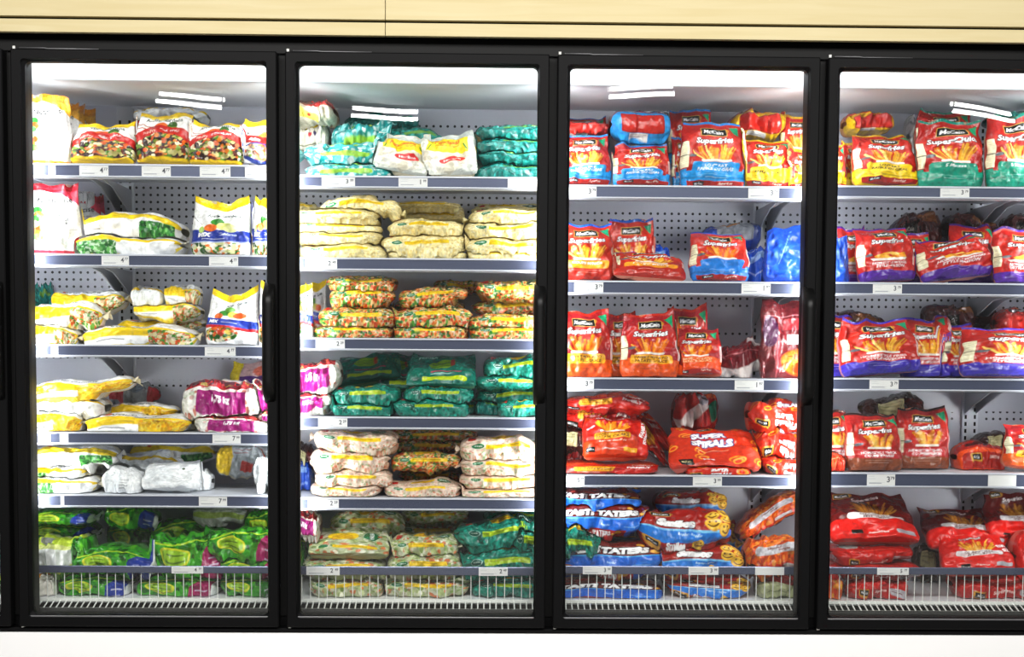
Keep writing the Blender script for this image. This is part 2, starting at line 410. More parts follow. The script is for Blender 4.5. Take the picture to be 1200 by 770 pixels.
for d in range(0, 5):
    x0, x1 = BAYX[d]
    for k, (ya, yb) in enumerate(RAILS[d]):
        zt = at(MIDPX[d], ya, Y_RAIL)[1]; zb = at(MIDPX[d], yb, Y_RAIL)[1]
        SHELF_Z[(d, k)] = zt-.002; UNDER[(d, k)] = zb-.008
        b = MB(); b.box(x0, x1, Y_S0, Y_BACK-.014, zt-.006, zt-.002, .001)          # deck
        b.box(x0, x1, Y_S0, Y_S0+.003, zb-.006, zt-.0065)                           # down-turned front
        b.box(x0, x1, Y_S0+.004, Y_S0+.02, zb-.006, zb-.003)                        # return flange
        sh = part(b, 'shelf', M_SHELF)
        b = MB()
        b.box(x0, x1, Y_RAIL, Y_S0-.0002, zb, zt, .001)
        rl = part(b, 'price_rail', M_RAIL, sh)
        b = MB(); b.box(x0, x1, Y_RAIL-.004, Y_RAIL-.0001, zt-.004, zt+.001, .0008); part(b, 'rail_edge', M_RAILEDGE, sh)
        b = MB(); b.box(x0, x1, Y_RAIL-.004, Y_RAIL-.0001, zb-.003, zb+.001, .0008)
        part(b, 'rail_edge', M_RAILEDGE, sh)
        for px in (150, 642, 889, 1138):
            xu = at(px, 400, Y_BACK)[0]
            for s_ in (-1, 1):
                xb = xu+s_*.018
                if x0+.01 < xb < x1-.01:
                    b = MB(); V = []
                    prof = [(Y_S0+.03, zb+.004), (Y_S0+.03, zb-.002), (Y_S0+.16, zb-.012), (Y_S0+.30, zb-.055), (Y_BACK-.0135, zb-.085), (Y_BACK-.0135, zb+.004)]
                    for xx in (xb-.0018, xb+.0018): V += [(xx, y, min(z, zt-.007)) for y, z in prof]
                    n = len(prof)
                    b.add(V, [tuple(range(n-1, -1, -1)), tuple(range(n, 2*n))]+[(q, (q+1) % n, n+(q+1) % n, n+q) for q in range(n)])
                    part(b, 'bracket', M_BRKT, sh)
    # front fence of the bottom bin
    ya, yb = BINR[d]
    zt = at(MIDPX[d], ya, Y_RAIL)[1]; zb = at(MIDPX[d], yb, Y_RAIL)[1]
    b = MB(); x = x0+.012
    while x < x1-.008:
        b.tube([(x, Y_S0+.002, z_deck-.004), (x+random.Random(int(x*1e4)).uniform(-.0006, .0006), Y_S0+.002, zt-.004)], .0013, 6)
        x += .0252
    b.box(x0, x1, Y_S0-.003, Y_S0+.006, z_deck-.007, z_deck+.0035, .001)
    x = x0+.008
    while x < x1-.004:
        b.tube([(x, Y_S0-.002, z_deck-.003), (x, .112, z_deck-.0175)], .0021, 6)
        x += .0181
    fn = part(b, 'wire_fence', M_WIRE)
    b = MB(); b.box(x0, x1, Y_RAIL-.004, Y_S0-.0005, zb, zt, .002); part(b, 'price_rail', M_RAIL, fn)
    SHELF_Z[(d, 9)] = z_deck

# ------------------------------------------------------------------ print: small numpy drawing kit for the colour attribute of each film
def hexc(h):
    h = h.lstrip('#'); return np.array([int(h[i:i+2], 16) for i in (0, 2, 4)])/255.0

_txt = {}
def text_tris(s, bold):
    key = (s, bold)
    if key not in _txt:
        cu = bpy.data.curves.new('t', 'FONT'); cu.body = s; cu.size = 1; cu.resolution_u = 2; cu.offset = bold
        o = bpy.data.objects.new('t', cu); COL.objects.link(o)
        dg = bpy.context.evaluated_depsgraph_get(); dg.update()
        me = o.evaluated_get(dg).to_mesh(); me.calc_loop_triangles()
        V = np.array([v.co[:2] for v in me.vertices]) if len(me.vertices) else np.zeros((0, 2))
        T = np.array([t.vertices[:] for t in me.loop_triangles], int).reshape(-1, 3)
        o.evaluated_get(dg).to_mesh_clear(); bpy.data.objects.remove(o); bpy.data.curves.remove(cu)
        if len(V):
            lo = V.min(0); hi = V.max(0); V = (V-lo)/(hi[1]-lo[1])
        _txt[key] = (V, T)
    return _txt[key]

class Art:
    """u to the right, v up, both 0..1; w x h is the print's size in mm"""
    def __init__(s, w, h, base, px=1.1):
        s.w, s.h = w, h; s.nx, s.ny = int(w*px), int(h*px); s.k = px
        s.a = np.empty((s.ny, s.nx, 3)); s.a[:] = hexc(base)
        X, Y = np.meshgrid((np.arange(s.nx)+.5)/px, (np.arange(s.ny)+.5)/px); s.X, s.Y = X, Y     # mm
        s.rng = np.random.default_rng(int(w*7+h*3))
    def put(s, m, c, al=1.0):
        m = np.clip(m, 0, 1)[..., None]*al
        s.a = s.a*(1-m)+(hexc(c) if isinstance(c, str) else c)*m
    def cov(s, sd): return np.clip(.5-sd*s.k, 0, 1)       # signed distance in mm -> coverage
    def loc(s, u, v, ang=0):
        x, y = s.X-u*s.w, s.Y-v*s.h; a = math.radians(ang)
        return x*math.cos(a)+y*math.sin(a), -x*math.sin(a)+y*math.cos(a)
    def rect(s, u, v, w, h, c, r=0.0, ang=0, al=1.0):
        x, y = s.loc(u, v, ang); w, h = w*s.w/2, h*s.h/2; r = min(r, w, h)
        qx, qy = np.abs(x)-w+r, np.abs(y)-h+r
        sd = np.hypot(np.maximum(qx, 0), np.maximum(qy, 0))+np.minimum(np.maximum(qx, qy), 0)-r
        m = s.cov(sd); s.put(m, c, al); return m
    def ell(s, u, v, w, h, c, ang=0, al=1.0):
        x, y = s.loc(u, v, ang); a, b = w*s.w/2, h*s.h/2
        d = (np.hypot(x/a, y/b)-1)*min(a, b); m = s.cov(d); s.put(m, c, al); return m
    def band(s, f0, f1, c, al=1.0):
        """between two edges, each a height or a function of u"""
        u = s.X/s.w; e = lambda f: (f(u) if callable(f) else f)*s.h
        m = s.cov(e(f0)-s.Y)*s.cov(s.Y-e(f1)); s.put(m, c, al); return m
    def poly(s, pts, c, al=1.0):
        P = [(p[0]*s.w, p[1]*s.h) for p in pts]; m = np.zeros_like(s.X, bool); j = len(P)-1
        for i in range(len(P)):
            (xi, yi), (xj, yj) = P[i], P[j]
            if yi != yj: m ^= ((yi > s.Y) != (yj > s.Y)) & (s.X < (xj-xi)*(s.Y-yi)/(yj-yi)+xi)
            j = i
        s.put(m.astype(float), c, al)
    def line(s, u0, v0, u1, v1, wd, c, al=1.0):
        ax, ay, bx, by = u0*s.w, v0*s.h, u1*s.w, v1*s.h
        dx, dy = bx-ax, by-ay; t = np.clip(((s.X-ax)*dx+(s.Y-ay)*dy)/(dx*dx+dy*dy+1e-9), 0, 1)
        s.put(s.cov(np.hypot(s.X-ax-t*dx, s.Y-ay-t*dy)-wd/2), c, al)
    def text(s, t, u, v, h, c, ang=0, shear=0.0, bold=.02, outline=None, ow=1.2, arc=0.0, wid=None):
        """h: letter height in mm, centred on (u, v); wid squeezes to a width in mm"""
        V, T = text_tris(t, bold)
        if not len(V): return
        P = V*h; W = P[:, 0].max()
        if wid and W > wid: P = P*np.array([wid/W, 1]); W = wid
        x, y = P[:, 0]-W/2, P[:, 1]-h/2; x = x+shear*y; y = y+arc*(x/(W/2))**2*h
        a = math.radians(ang); Q = np.stack([x*math.cos(a)-y*math.sin(a)+u*s.w, x*math.sin(a)+y*math.cos(a)+v*s.h], 1)*s.k
        m = np.zeros((s.ny*2, s.nx*2), bool)
        for tri in T:
            p = Q[tri]*2; lo = np.maximum(np.floor(p.min(0)).astype(int), 0); hi = np.minimum(np.ceil(p.max(0)).astype(int)+1, (s.nx*2, s.ny*2))
            if (hi <= lo).any(): continue
            gx, gy = np.meshgrid(np.arange(lo[0], hi[0])+.5, np.arange(lo[1], hi[1])+.5)
            d = [(p[(i+1) % 3, 0]-p[i, 0])*(gy-p[i, 1])-(p[(i+1) % 3, 1]-p[i, 1])*(gx-p[i, 0]) for i in range(3)]
            m[lo[1]:hi[1], lo[0]:hi[0]] |= ((d[0] >= 0) & (d[1] >= 0) & (d[2] >= 0)) | ((d[0] <= 0) & (d[1] <= 0) & (d[2] <= 0))
        m = m.reshape(s.ny, 2, s.nx, 2).mean((1, 3))
        if outline:
            r = max(1, int(round(ow*s.k))); o = m.copy()
            for dy in range(-r, r+1):
                for dx in range(-r, r+1):
                    if dx*dx+dy*dy <= r*r+.5: o = np.maximum(o, np.roll(np.roll(m, dy, 0), dx, 1))
            s.put(o, outline)
        s.put(m, c)
    def lines(s, u, v, w, n, step, c, th=.8, al=.8, ang=0, center=False):
        """rows of print too small to read"""
        for i in range(n):
            ww = w*s.rng.uniform(.6, 1); uu = u if center else u-w/2+ww/2
            a = math.radians(ang)
            s.rect(uu, v-i*step, ww, th/s.h, c, ang=ang, al=al)
    def specks(s, mask, cols, size, n, jit=.4, al=1.0):
        """loose vegetables seen through, or printed on, the film"""
        ys, xs = np.nonzero(mask > .5)
        if not len(ys): return
        k = s.rng.integers(0, len(ys), n)
        for q in k:
            cx, cy = s.X[ys[q], xs[q]], s.Y[ys[q], xs[q]]; r = size*s.rng.uniform(1-jit, 1+jit)/2; e = s.rng.uniform(.6, 1); a = s.rng.uniform(0, PI)
            R = int(r*s.k)+2; i0, i1 = max(0, ys[q]-R), min(s.ny, ys[q]+R+1); j0, j1 = max(0, xs[q]-R), min(s.nx, xs[q]+R+1)
            x, y = s.X[i0:i1, j0:j1]-cx, s.Y[i0:i1, j0:j1]-cy
            d = np.hypot(x*math.cos(a)+y*math.sin(a), (-x*math.sin(a)+y*math.cos(a))/e)-r
            m = (np.clip(.5-d*s.k, 0, 1)*(mask[i0:i1, j0:j1] > .3)*al)[..., None]
            c = hexc(cols[s.rng.integers(len(cols))])*s.rng.uniform(.85, 1.05)
            s.a[i0:i1, j0:j1] = s.a[i0:i1, j0:j1]*(1-m)+np.clip(c, 0, 1)*m
    def fries(s, u, v, w, h, n=26, cols=('f6c64a', 'eeb030', 'fadc7c', 'd98f22'), wd=5.5, tray='f4efe6'):
        for i in range(n):
            t = s.rng.uniform(-1, 1); L = h*s.rng.uniform(.55, 1)*(1-.25*t*t)
            b = u+t*w*.26; s.line(b, v+s.rng.uniform(0, .02), b+t*w*.24+s.rng.uniform(-.03, .03), v+L, wd*s.rng.uniform(.8, 1.1), cols[s.rng.integers(len(cols))])
        if tray: s.rect(u, v, w*.62, .035, tray, 3)
    def wedges(s, u, v, w, h, n=13, cols=('f2b23c', 'e79a2a', 'f7cd6a', 'c97818'), tray='f0ece4'):
        for i in range(n):
            t = s.rng.uniform(-1, 1); y = v+h*s.rng.uniform(.1, .8)*(1-.5*abs(t))
            s.ell(u+t*w*.38, y, .17*s.rng.uniform(.7, 1.2), .062*s.rng.uniform(.8, 1.2), cols[s.rng.integers(len(cols))], s.rng.uniform(-70, 70))
        if tray: s.poly([(u-w*.48, v+.05), (u+w*.48, v+.05), (u+w*.36, v-.035), (u-w*.36, v-.035)], tray)
    def tone(s, k=.05):
        """slight print mottle so that no colour is dead flat"""
        n = s.rng.normal(0, 1, (s.ny//6+2, s.nx//6+2)); yi = np.linspace(0, n.shape[0]-1.01, s.ny); xi = np.linspace(0, n.shape[1]-1.01, s.nx)
        a, b_ = yi.astype(int), xi.astype(int); fy, fx = (yi-a)[:, None], (xi-b_)[None]
        g = n[a][:, b_]*(1-fy)*(1-fx)+n[a+1][:, b_]*fy*(1-fx)+n[a][:, b_+1]*(1-fy)*fx+n[a+1][:, b_+1]*fy*fx
        s.a = np.clip(s.a*(1+k*g[..., None]), 0, 1)
    def done(s):
        s.tone(); return s2l(s.a)**1.15*.93

RED, DRED = 'b2221a', '8e1c18'
def mc_logo(a, u, v, w=64, ang=0):
    """black plate with white lettering, gold edge and a sprig of gold behind"""
    a.ell(u+.5*w/a.w, v+4/a.h, 20/a.w, 15/a.h, 'c98a2c', ang+25)
    a.rect(u, v, (w+5)/a.w, .36*w/a.h+4/a.h, 'd8b45c', 2, ang); a.rect(u, v, w/a.w, .36*w/a.h, '141512', 1, ang)
    a.text('McCain', u, v, .2*w, 'ffffff', ang, .15, .03, wid=w*.82)

def art_fries(band, label=('LOW FAT', 'FAIBLE EN GRAS'), name='Superfries', kind='fries', lab=None, top=None, lcol='ffffff', foot=True, red=RED, corner='18a070', body2=None, cut=.27):
    a = Art(200, 240, red)
    if body2: a.band(.0, lambda u: cut+.02*np.sin(u*5), body2)
    a.ell(.52, .62, .9, .5, 'd63a22', al=.5)
    # nutrition panel on the left side gusset, clear window on the right one
    a.rect(.065, .46, .115, .40, 'efe9c8', 2); a.lines(.065, .63, .09, 17, .022, '55503a', .7, .5); a.rect(.065, .45, .115, .012, '2c2a22')
    a.rect(.965, .42, .06, .34, 'e9e6e0', 4, al=.8)
    if kind == 'fries': a.fries(.52, .36, .66, .27, 30)
    elif kind == 'sweet': a.fries(.50, .36, .66, .27, 24, ('f59a1e', 'ee8412', 'fbb84a', 'd86c0c'), 7)
    elif kind == 'wedges': a.wedges(.50, .33, .62, .2)
    elif kind == 'thick': a.fries(.52, .375, .60, .26, 13, ('efae3c', 'e59a26', 'f6c866', 'c87f1a'), 12)
    if band:
        a.band(0, lambda u: .215+.03*(np.abs(u-.5) > .4), band)
        a.rect(.51, .265, .66, .15, lab or band, 9)
        a.band(.10, .13, hexc(band)*.85)
    elif lab: a.rect(.51, .265, .66, .14, lab, 9)
    a.text(label[0], .51, .292, 10.5, lcol, 0, .12, .03, wid=112)
    if len(label) > 1: a.text(label[1], .51, .238, 10.5, lcol, 0, .12, .03, wid=125)
    if foot:
        a.rect(.52, .035, .86, .075, 'b02418', 3); a.rect(.28, .036, .16, .05, '151512', 2); a.text('McCain', .28, .036, 6, 'ffffff', wid=26); a.text('Superfries', .66, .036, 9, 'f6e9dc', 0, .2)
    a.lines(.51, .155, .5, 2, .035, lcol, 1.2, .55, center=True)
    mc_logo(a, .50, .815, 74)
    a.text(name, .51, .665, 27, 'ffffff', 3, .22, .03, '2c0808', 2.0, arc=.12, wid=146)
    a.ell(.19, .44, .14, .05, '6a6a70', 10)
    a.poly([(.76, .90), (.93, .92), (.90, .76)], corner)
    if top: a.band(lambda u: .955+.02*np.abs(u-.5), 1, top)
    return a.done()

def art_fries_end(col, inner='a82018'):
    """the folded bottom gusset of a fries bag lying towards the glass"""
    a = Art(200, 150, col)
    a.rect(.5, .36, .74, .40, inner, 5); a.rect(.5, .36, .70, .34, 'c02c20', 5); a.rect(.42, .10, .34, .10, 'e6e4df', 2); a.lines(.42, .12, .3, 2, .04, '555555', 1)
    a.band(.60, .68, hexc(col)*.9); a.band(.70, 1, 'a02219'); a.rect(.34, .80, .3, .11, '141512', 2); a.text('McCain', .34, .80, 9, 'ffffff'); a.text('Superfries', .72, .80, 13, 'f2dfd8', 0, .2); a.ell(.52, .93, .4, .1, 'd99a32')
    return a.done()

def art_family(name='SUPERFRIES', kind='sweet', base='c4261a', low='dc481a', lab='f3b62c', lcol='5a2a08', l1='SWEET POTATO', l2='PATATE DOUCE', end=True):
    a = Art(260, 200, base)
    a.band(0, lambda u: .26+.1*u, low)
    if kind == 'sweet': a.fries(.45, .50, .56, .34, 24, ('f8b030', 'f09820', 'fcc95c'), 7)
    elif kind == 'fries': a.fries(.45, .46, .56, .36, 28)
    a.rect(.45, .375, .50, .16, lab, 9); a.text(l1, .45, .415, 12, lcol, wid=120); a.text(l2, .45, .345, 12, lcol, wid=120)
    a.text(name, .44, .90, 17, 'f4ece6', 2, .1, .03, '6a120c', 1.5, wid=150)
    a.text('Straight Cut - Coupe Droite', .45, .25, 8, 'ffe9d8', wid=130)
    a.rect(.13, .08, .15, .09, '15140f', 3); a.text('McCain', .13, .08, 7, 'ffffff', wid=30); a.text('Superfries', .42, .085, 10, 'f6e4da', 0, .2); a.rect(.72, .085, .24, .085, lab, 3)
    a.line(.10, .55, .20, .66, 9, 'cfcfd4')
    if end:
        a.poly([(.80, 0), (1, 0), (1, 1), (.86, 1)], 'd6301e'); a.text('FAMILY', .91, .56, 18, 'ffffff', 75, 0, .05, wid=90); a.text('FORMAT', .96, .4, 14, 'ffffff', 75, 0, .05, wid=90)
    return a.done()

def art_family_low(base='c22418', lab='f3b62c', l1='SWEET POTATO', white=True):
    """the same bag lying flat: its bottom edge towards the glass"""
    a = Art(260, 150, base)
    a.band(0, .22, 'b8281a'); a.rect(.36, .42, .40, .22, lab, 7); a.text(l1, .36, .46, 10, '5a2a08', wid=90); a.text('PATATE DOUCE', .36, .38, 9, '5a2a08', wid=90)
    a.rect(.10, .16, .14, .14, '15140f', 3); a.text('McCain', .10, .16, 7, 'ffffff', wid=28); a.text('Superfries', .42, .15, 11, 'f4e2d8', 0, .2); a.lines(.36, .28, .36, 1, .05, 'f8d8c8', 3)
    if white: a.text('FAMILY', .80, .45, 20, 'ffffff', -5, 0, .05, wid=62); a.text('FORMAT', .84, .66, 17, 'ffffff', -5, 0, .05, wid=56)
    a.band(.66, .86, 'e0581e', .7)
    return a.done()

def art_red_low(lab='b8b6bc'):
    a = Art(260, 150, 'c8221a')
    a.band(0, .30, 'b01c18'); a.rect(.24, .22, .16, .15, 'c99432', 6); a.rect(.24, .22, .13, .10, '15140f', 2); a.text('McCain', .24, .22, 6, 'ffffff', wid=28)
    a.text('Superfries', .52, .22, 13, 'f2e6e0', 0, .2, wid=72); a.rect(.80, .22, .24, .15, lab, 4); a.lines(.80, .25, .2, 2, .05, '6a2018', 2)
    a.band(.62, 1, 'c4241c'); a.lines(.5, .58, .6, 1, .05, 'ee7868', 2.5)
    a.ell(.2, .8, .22, .16, 'b9b7b4')
    return a.done()
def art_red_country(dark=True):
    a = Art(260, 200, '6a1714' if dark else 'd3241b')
    a.band(0, lambda u: .34+.05*np.sin(u*4), 'dd261c')
    a.fries(.52, .46, .56, .36, 26, ('e9b23e', 'd6962a', 'f2ca66') if not dark else ('b9822e', 'a06a20', 'cb9a44'))
    a.rect(.52, .42, .62, .12, 'e6e2e2', 10, -2); a.text('COUNTRY STYLE', .52, .445, 9, '5a2018', -2, wid=120); a.text("PETITE FRITE", .52, .395, 9, '5a2018', -2, wid=120)
    a.text('Superfries', .47, .86, 20, 'f4ece8', 8, .2, .03, '4a0c0a', 1.4, wid=150)
    if dark: mc_logo(a, .2, .93, 46, 12)
    else: a.text('FAMILY', .90, .62, 20, 'ffffff', 10, 0, .05, wid=52); a.text('SIZE', .92, .48, 18, 'ffffff', 10, 0, .05)
    a.rect(.30, .10, .12, .08, '15140f', 3); a.text('Superfries', .52, .10, 11, 'f2e6e0', 0, .2); a.rect(.80, .10, .24, .09, 'b8b6bc', 4)
    return a.done()

def art_spirals(t1='SUPER', t2='SPIRALS'):
    a = Art(260, 200, 'd23c1a')
    r = a.rng
    for i in range(16):
        u, v = r.uniform(.02, .98), r.uniform(.05, .98)
        if .2 < u < .75 and .35 < v < .8: continue
        for q in range(3): a.ell(u+q*.02, v-q*.012, .12, .10, ('f2921e', 'c8521a', 'f6a83a')[q], 20); a.ell(u+q*.02, v-q*.012, .075, .055, 'e2431c', 20)
    a.text(t1, .46, .66, 27, 'ffffff', 6, .1, .06, '243a8a', 3, wid=96); a.text(t2, .48, .48, 27, 'ffffff', 4, .1, .06, '243a8a', 3, wid=160)
    mc_logo(a, .40, .90, 52, 6)
    a.lines(.5, .33, .42, 1, .05, 'ffd8a8', 3); a.text('Super', .44, .12, 13, 'ffffff', 6, .1, .05); a.rect(.20, .07, .16, .10, '1c1a10', 3, 6); a.text('McCain', .2, .07, 7, 'f8e6b0', 6, wid=32)
    return a.done()
def art_spirals_low():
    a = Art(240, 150, 'd2341a'); r = a.rng
    for i in range(10):
        u, v = r.uniform(.0, 1), r.uniform(.45, 1)
        a.ell(u, v, .16, .16, 'f0901e', 20); a.ell(u, v, .10, .09, 'd8421c', 20)
    a.rect(.17, .2, .2, .18, 'd8a03a', 7); a.rect(.17, .2, .15, .11, '171510', 2); a.text('McCain', .17, .2, 6, 'ffffff', wid=28)
    a.text('SUPER', .52, .36, 17, 'ffffff', -4, .1, .06, '8a1a10', 1.2); a.text('SPIRALS', .54, .20, 17, 'ffffff', -4, .1, .06, '8a1a10', 1.2, wid=76); a.ell(.86, .3, .2, .28, 'f2961e'); a.ell(.86, .3, .1, .14, 'e23a1c')
    a.text('SPIRALS', .62, .74, 22, 'f4f0ee', 0, .1, .06, '30407a', 2, wid=120)
    return a.done()

def puff(a, u, v, d):
    a.ell(u, v, d/a.w, d/a.h*.8, 'e7a42e'); a.ell(u-.004, v+.012, d*.7/a.w, d*.5/a.h, 'f4c25a')
def art_taters():
    a = Art(270, 170, '2272d6')
    a.band(0, .17, 'b3201c'); a.rect(.12, .09, .16, .13, 'c99a3a', 6); a.rect(.12, .09, .12, .08, '15140f', 2); a.text('McCain', .12, .09, 6, 'ffffff', wid=26)
    a.text('TASTI TATERS', .40, .09, 14, 'ffffff', 2, .1, .05, wid=88); puff(a, .66, .10, 22); puff(a, .60, .08, 16)
    a.poly([(.74, 0), (1, 0), (1, .18), (.74, .18)], '2272d6')
    a.ell(.86, .24, .24, .16, '3f92ea', 0, .5); a.lines(.80, .25, .18, 1, .05, 'bfe0ff', 2, .8); a.text('Regular', .52, .27, 8, 'cfe6ff', 0, .2)
    a.band(lambda u: .36+.05*u, .98, '7a1f18'); a.band(lambda u: .335+.05*u, lambda u: .36+.05*u, '58b8f4')
    a.text('TASTI TATERS', .47, .51, 32, 'ffffff', 3, .15, .08, '1c1420', 2.6, wid=225)
    puff(a, .94, .50, 26); puff(a, .05, .62, 20); puff(a, .8, .70, 24)
    return a.done()
def smile(a, u, v, d):
    a.ell(u, v, d/a.w, d/a.h, 'f0b42c'); a.ell(u, v, d*.86/a.w, d*.86/a.h, 'f8cc4e')
    for s_ in (-1, 1): a.ell(u+s_*.17*d/a.w, v+.14*d/a.h, .13*d/a.w, .2*d/a.h, '7a4a10')
    for k in range(9):
        t = -1+k/4; a.ell(u+t*.27*d/a.w, v-(.26-.16*t*t)*d/a.h, .12*d/a.w, .10*d/a.h, '7a4a10')
def art_smiles():
    a = Art(260, 170, '2b86dc')
    a.band(0, lambda u: .19-.09*u, 'a8221c'); a.rect(.14, .12, .18, .15, 'd8a03a', 7); a.rect(.14, .12, .13, .09, '15140f', 2); a.text('McCain', .14, .12, 6, 'ffffff', wid=26)
    a.text('Smiles', .40, .115, 17, 'ffffff', 0, .05, .06); smile(a, .635, .13, 30); a.lines(.83, .12, .22, 1, .04, 'cfe8ff', 2.4, .8)
    a.text('Regular - Regulier', .55, .285, 8, 'e4f4ff', -3, .2)
    a.band(lambda u: .38-.05*u, 1, 'b0261c'); a.band(lambda u: .355-.05*u, lambda u: .38-.05*u, '8fd4fa')
    a.text('Smiles', .42, .49, 34, 'ffffff', -5, .1, .09, '5a1010', 2.6, wid=155)
    for u, v, d in ((.80, .46, 44), (.92, .34, 40), (.94, .58, 40), (.78, .66, 36), (.9, .78, 40)): smile(a, u, v, d)
    mc_logo(a, .24, .72, 50, 4)
    return a.done()
def art_silver():
    a = Art(250, 170, 'e86a1a'); r = a.rng
    m = a.band(0, 1, 'e86a1a'); a.specks(m, ('f08828', 'd4521a', 'f6a040', 'c8481a'), 12, 420)
    a.rect(.5, .50, .74, .20, 'c9c7cb', 14, 2); a.text('Seasoned', .44, .54, 11, '7a3a28', 2, .1); a.text('Wedges', .56, .46, 11, '7a3a28', 2, .1)
    a.rect(.5, .2, .8, .13, 'c4301c', 5); a.text('Super', .34, .2, 12, 'ffffff', 0, .2); a.rect(.68, .2, .26, .09, 'd8d2d0', 4); a.rect(.08, .2, .14, .12, '15140f', 3); a.band(0, .07, '6a2018')
    return a.done()

VEG = ('d9541e', 'e8742a', '4f8a2a', '6ea53c', 'f0d37a', 'e9e2c4', '2f6a2a')
def art_stir(kind='a'):
    a = Art(200, 200, 'fdfdfb')
    a.band(.88, 1, 'f4d21c'); a.band(lambda u: .80+.1*np.abs(u-.5)*2, .9, 'f6da3a', .8)
    a.text('Arctic Gardens', .5, .80, 15, '1d3a2a', 0, .1, .02, arc=-.25, wid=130)
    a.line(.02, .70, .40, .60, 3.4, 'b3542a'); a.line(.02, .62, .38, .56, 3.4, 'b3542a')
    a.ell(.46, .66, .22, .13, 'e7772c', 20); a.ell(.64, .69, .16, .17, '3d6a22'); a.ell(.68, .62, .22, .06, '79a94a', -30)
    m = a.band(.02, lambda u: .34+.20*np.sin(u*PI), '3a2018'); a.specks(m, ('5a8a2a', 'd8641e', '8aa63e', '3a1c14', '6e2c1c', 'c9c07a', 'efe4c0', 'e88a2c'), 15, 190)
    a.band(lambda u: .30+.22*np.sin(u*PI)-.02, lambda u: .46+.20*np.sin(u*PI)*1.05, 'c7271d'); a.text('Stir-Fry', .28, .50, 13, 'f6d8c8', 12, .2); a.text('THAI STYLE' if kind == 'a' else 'SZECHUAN', .60, .565, 9, 'ffffff', -3)
    a.band(0, .035, 'f0cd20')
    return a.done()
def art_asian():
    a = Art(200, 200, 'fbfbfb'); a.band(.82, 1, 'f4d21c'); a.text('Arctic Gardens', .5, .72, 16, '1d3a2a', 20, .1)
    a.ell(.6, .64, .3, .12, 'd88a3a', 20); a.band(.40, .58, 'b3211c'); a.text('Asian', .40, .49, 15, 'ffffff', 0, .1, .05)
    m = a.ell(.55, .2, .95, .44, '27408a'); a.specks(a.ell(.55, .22, .85, .34, 'd8c8b4'), ('e89a5a', '8a6a5a', '4a6a9a', 'c8542a', '7a9a4a', 'f0e4d0'), 14, 120)
    return a.done()
def art_mix():
    a = Art(200, 210, 'fdfdfd')
    a.band(lambda u: .80+.22*np.abs(u-.55), 1, 'f6d81c')
    a.text('Arctic Gardens', .56, .705, 13, '203a30', 0, .1, wid=105)
    a.line(0, .74, .22, .54, 3, '9a9a9a')
    a.band(.205, lambda u: .44-.02*u, '2a409c'); a.band(.205, .225, 'c9d2f2', .7)
    for u, v, w_, c in ((.46, .58, .2, '3f8a34'), (.56, .50, .24, 'd8dc86'), (.66, .46, .22, 'e6e8a8'), (.36, .47, .2, 'ee7a28'), (.22, .44, .1, 'b9d27a')): a.ell(u, v, w_, .14, c)
    a.text('MIX', .27, .335, 17, 'ffffff', 0, .1, .06); a.text('California', .62, .35, 10, 'dfe6ff', 0, .2); a.lines(.45, .26, .45, 1, .03, 'ffffff', 2.2, .8)
    m = a.band(0, .2, 'e9e7dc'); a.rect(.92, .1, .2, .2, 'f4f4f4'); m[:, int(a.nx*.82):] = 0; a.specks(m, ('ee7a28', '3f7a2c', 'f0ead0', 'e2e6a8', '2e5a22', 'f4f0e0'), 17, 120)
    return a.done()
def art_mix2():
    a = Art(200, 210, 'fdfdfd'); a.band(lambda u: .82+.2*np.abs(u-.5), 1, 'f6d81c'); a.text('Arctic Gardens', .6, .77, 12, '203a30', 10, .1, wid=90)
    for u, v, w_, c in ((.38, .60, .24, '3f8a34'), (.46, .66, .2, '6aa83c'), (.52, .56, .2, 'e6e05a'), (.64, .54, .24, 'ee6a24'), (.26, .54, .16, 'e8742a')): a.ell(u, v, w_, .12, c)
    a.band(lambda u: .38-.12*u, lambda u: .53-.12*u, '2a48b0'); a.text('MIX', .18, .44, 15, 'ffffff', -8, .1, .06); a.lines(.5, .40, .36, 1, .03, 'ffffff', 2.2, .8, -8)
    a.band(lambda u: .32-.12*u, lambda u: .38-.12*u, 'd4222a'); m = a.ell(.3, .17, .62, .28, 'e9e4d0'); a.specks(m, ('d8502a', '3f7a2c', 'f0ead0', 'e2c86a', '2e6a22', 'e8742a'), 15, 130)
    return a.done()
def art_nutri(col, two):
    a = Art(200, 300, 'fdfdfd')
    a.band(.93, 1, col); a.poly([(.1, .95), (1, .95), (1, .70), (.62, .86)], two); a.band(.90, .94, hexc(col)*.95)
    a.text('Nutri-cise', .5, .77, 25, '2c2c2e', 4, .15, wid=150)
    for i, t in enumerate(('Asian Style', 'Stir Fry', 'Melange', 'a saute', 'asiatique')): a.text(t, .64, .66-.055*i, 12, '4a4a4e', 0, .05, .01)
    for u, v, c in ((.18, .62, '3f9a44'), (.20, .55, 'e8762c'), (.15, .5, '4fa24a'), (.2, .36, 'e8662c'), (.14, .3, 'ee8a3a'), (.2, .24, '6fae4c'), (.12, .42, 'd8e29a')): a.ell(u, v, .2, .1, c)
    a.rect(.65, .355, .5, .004, '9a9a9e'); a.ell(.45, .12, .5, .1, 'd9d2c6', 0, .6); a.band(0, .06, col, .85)
    return a.done()

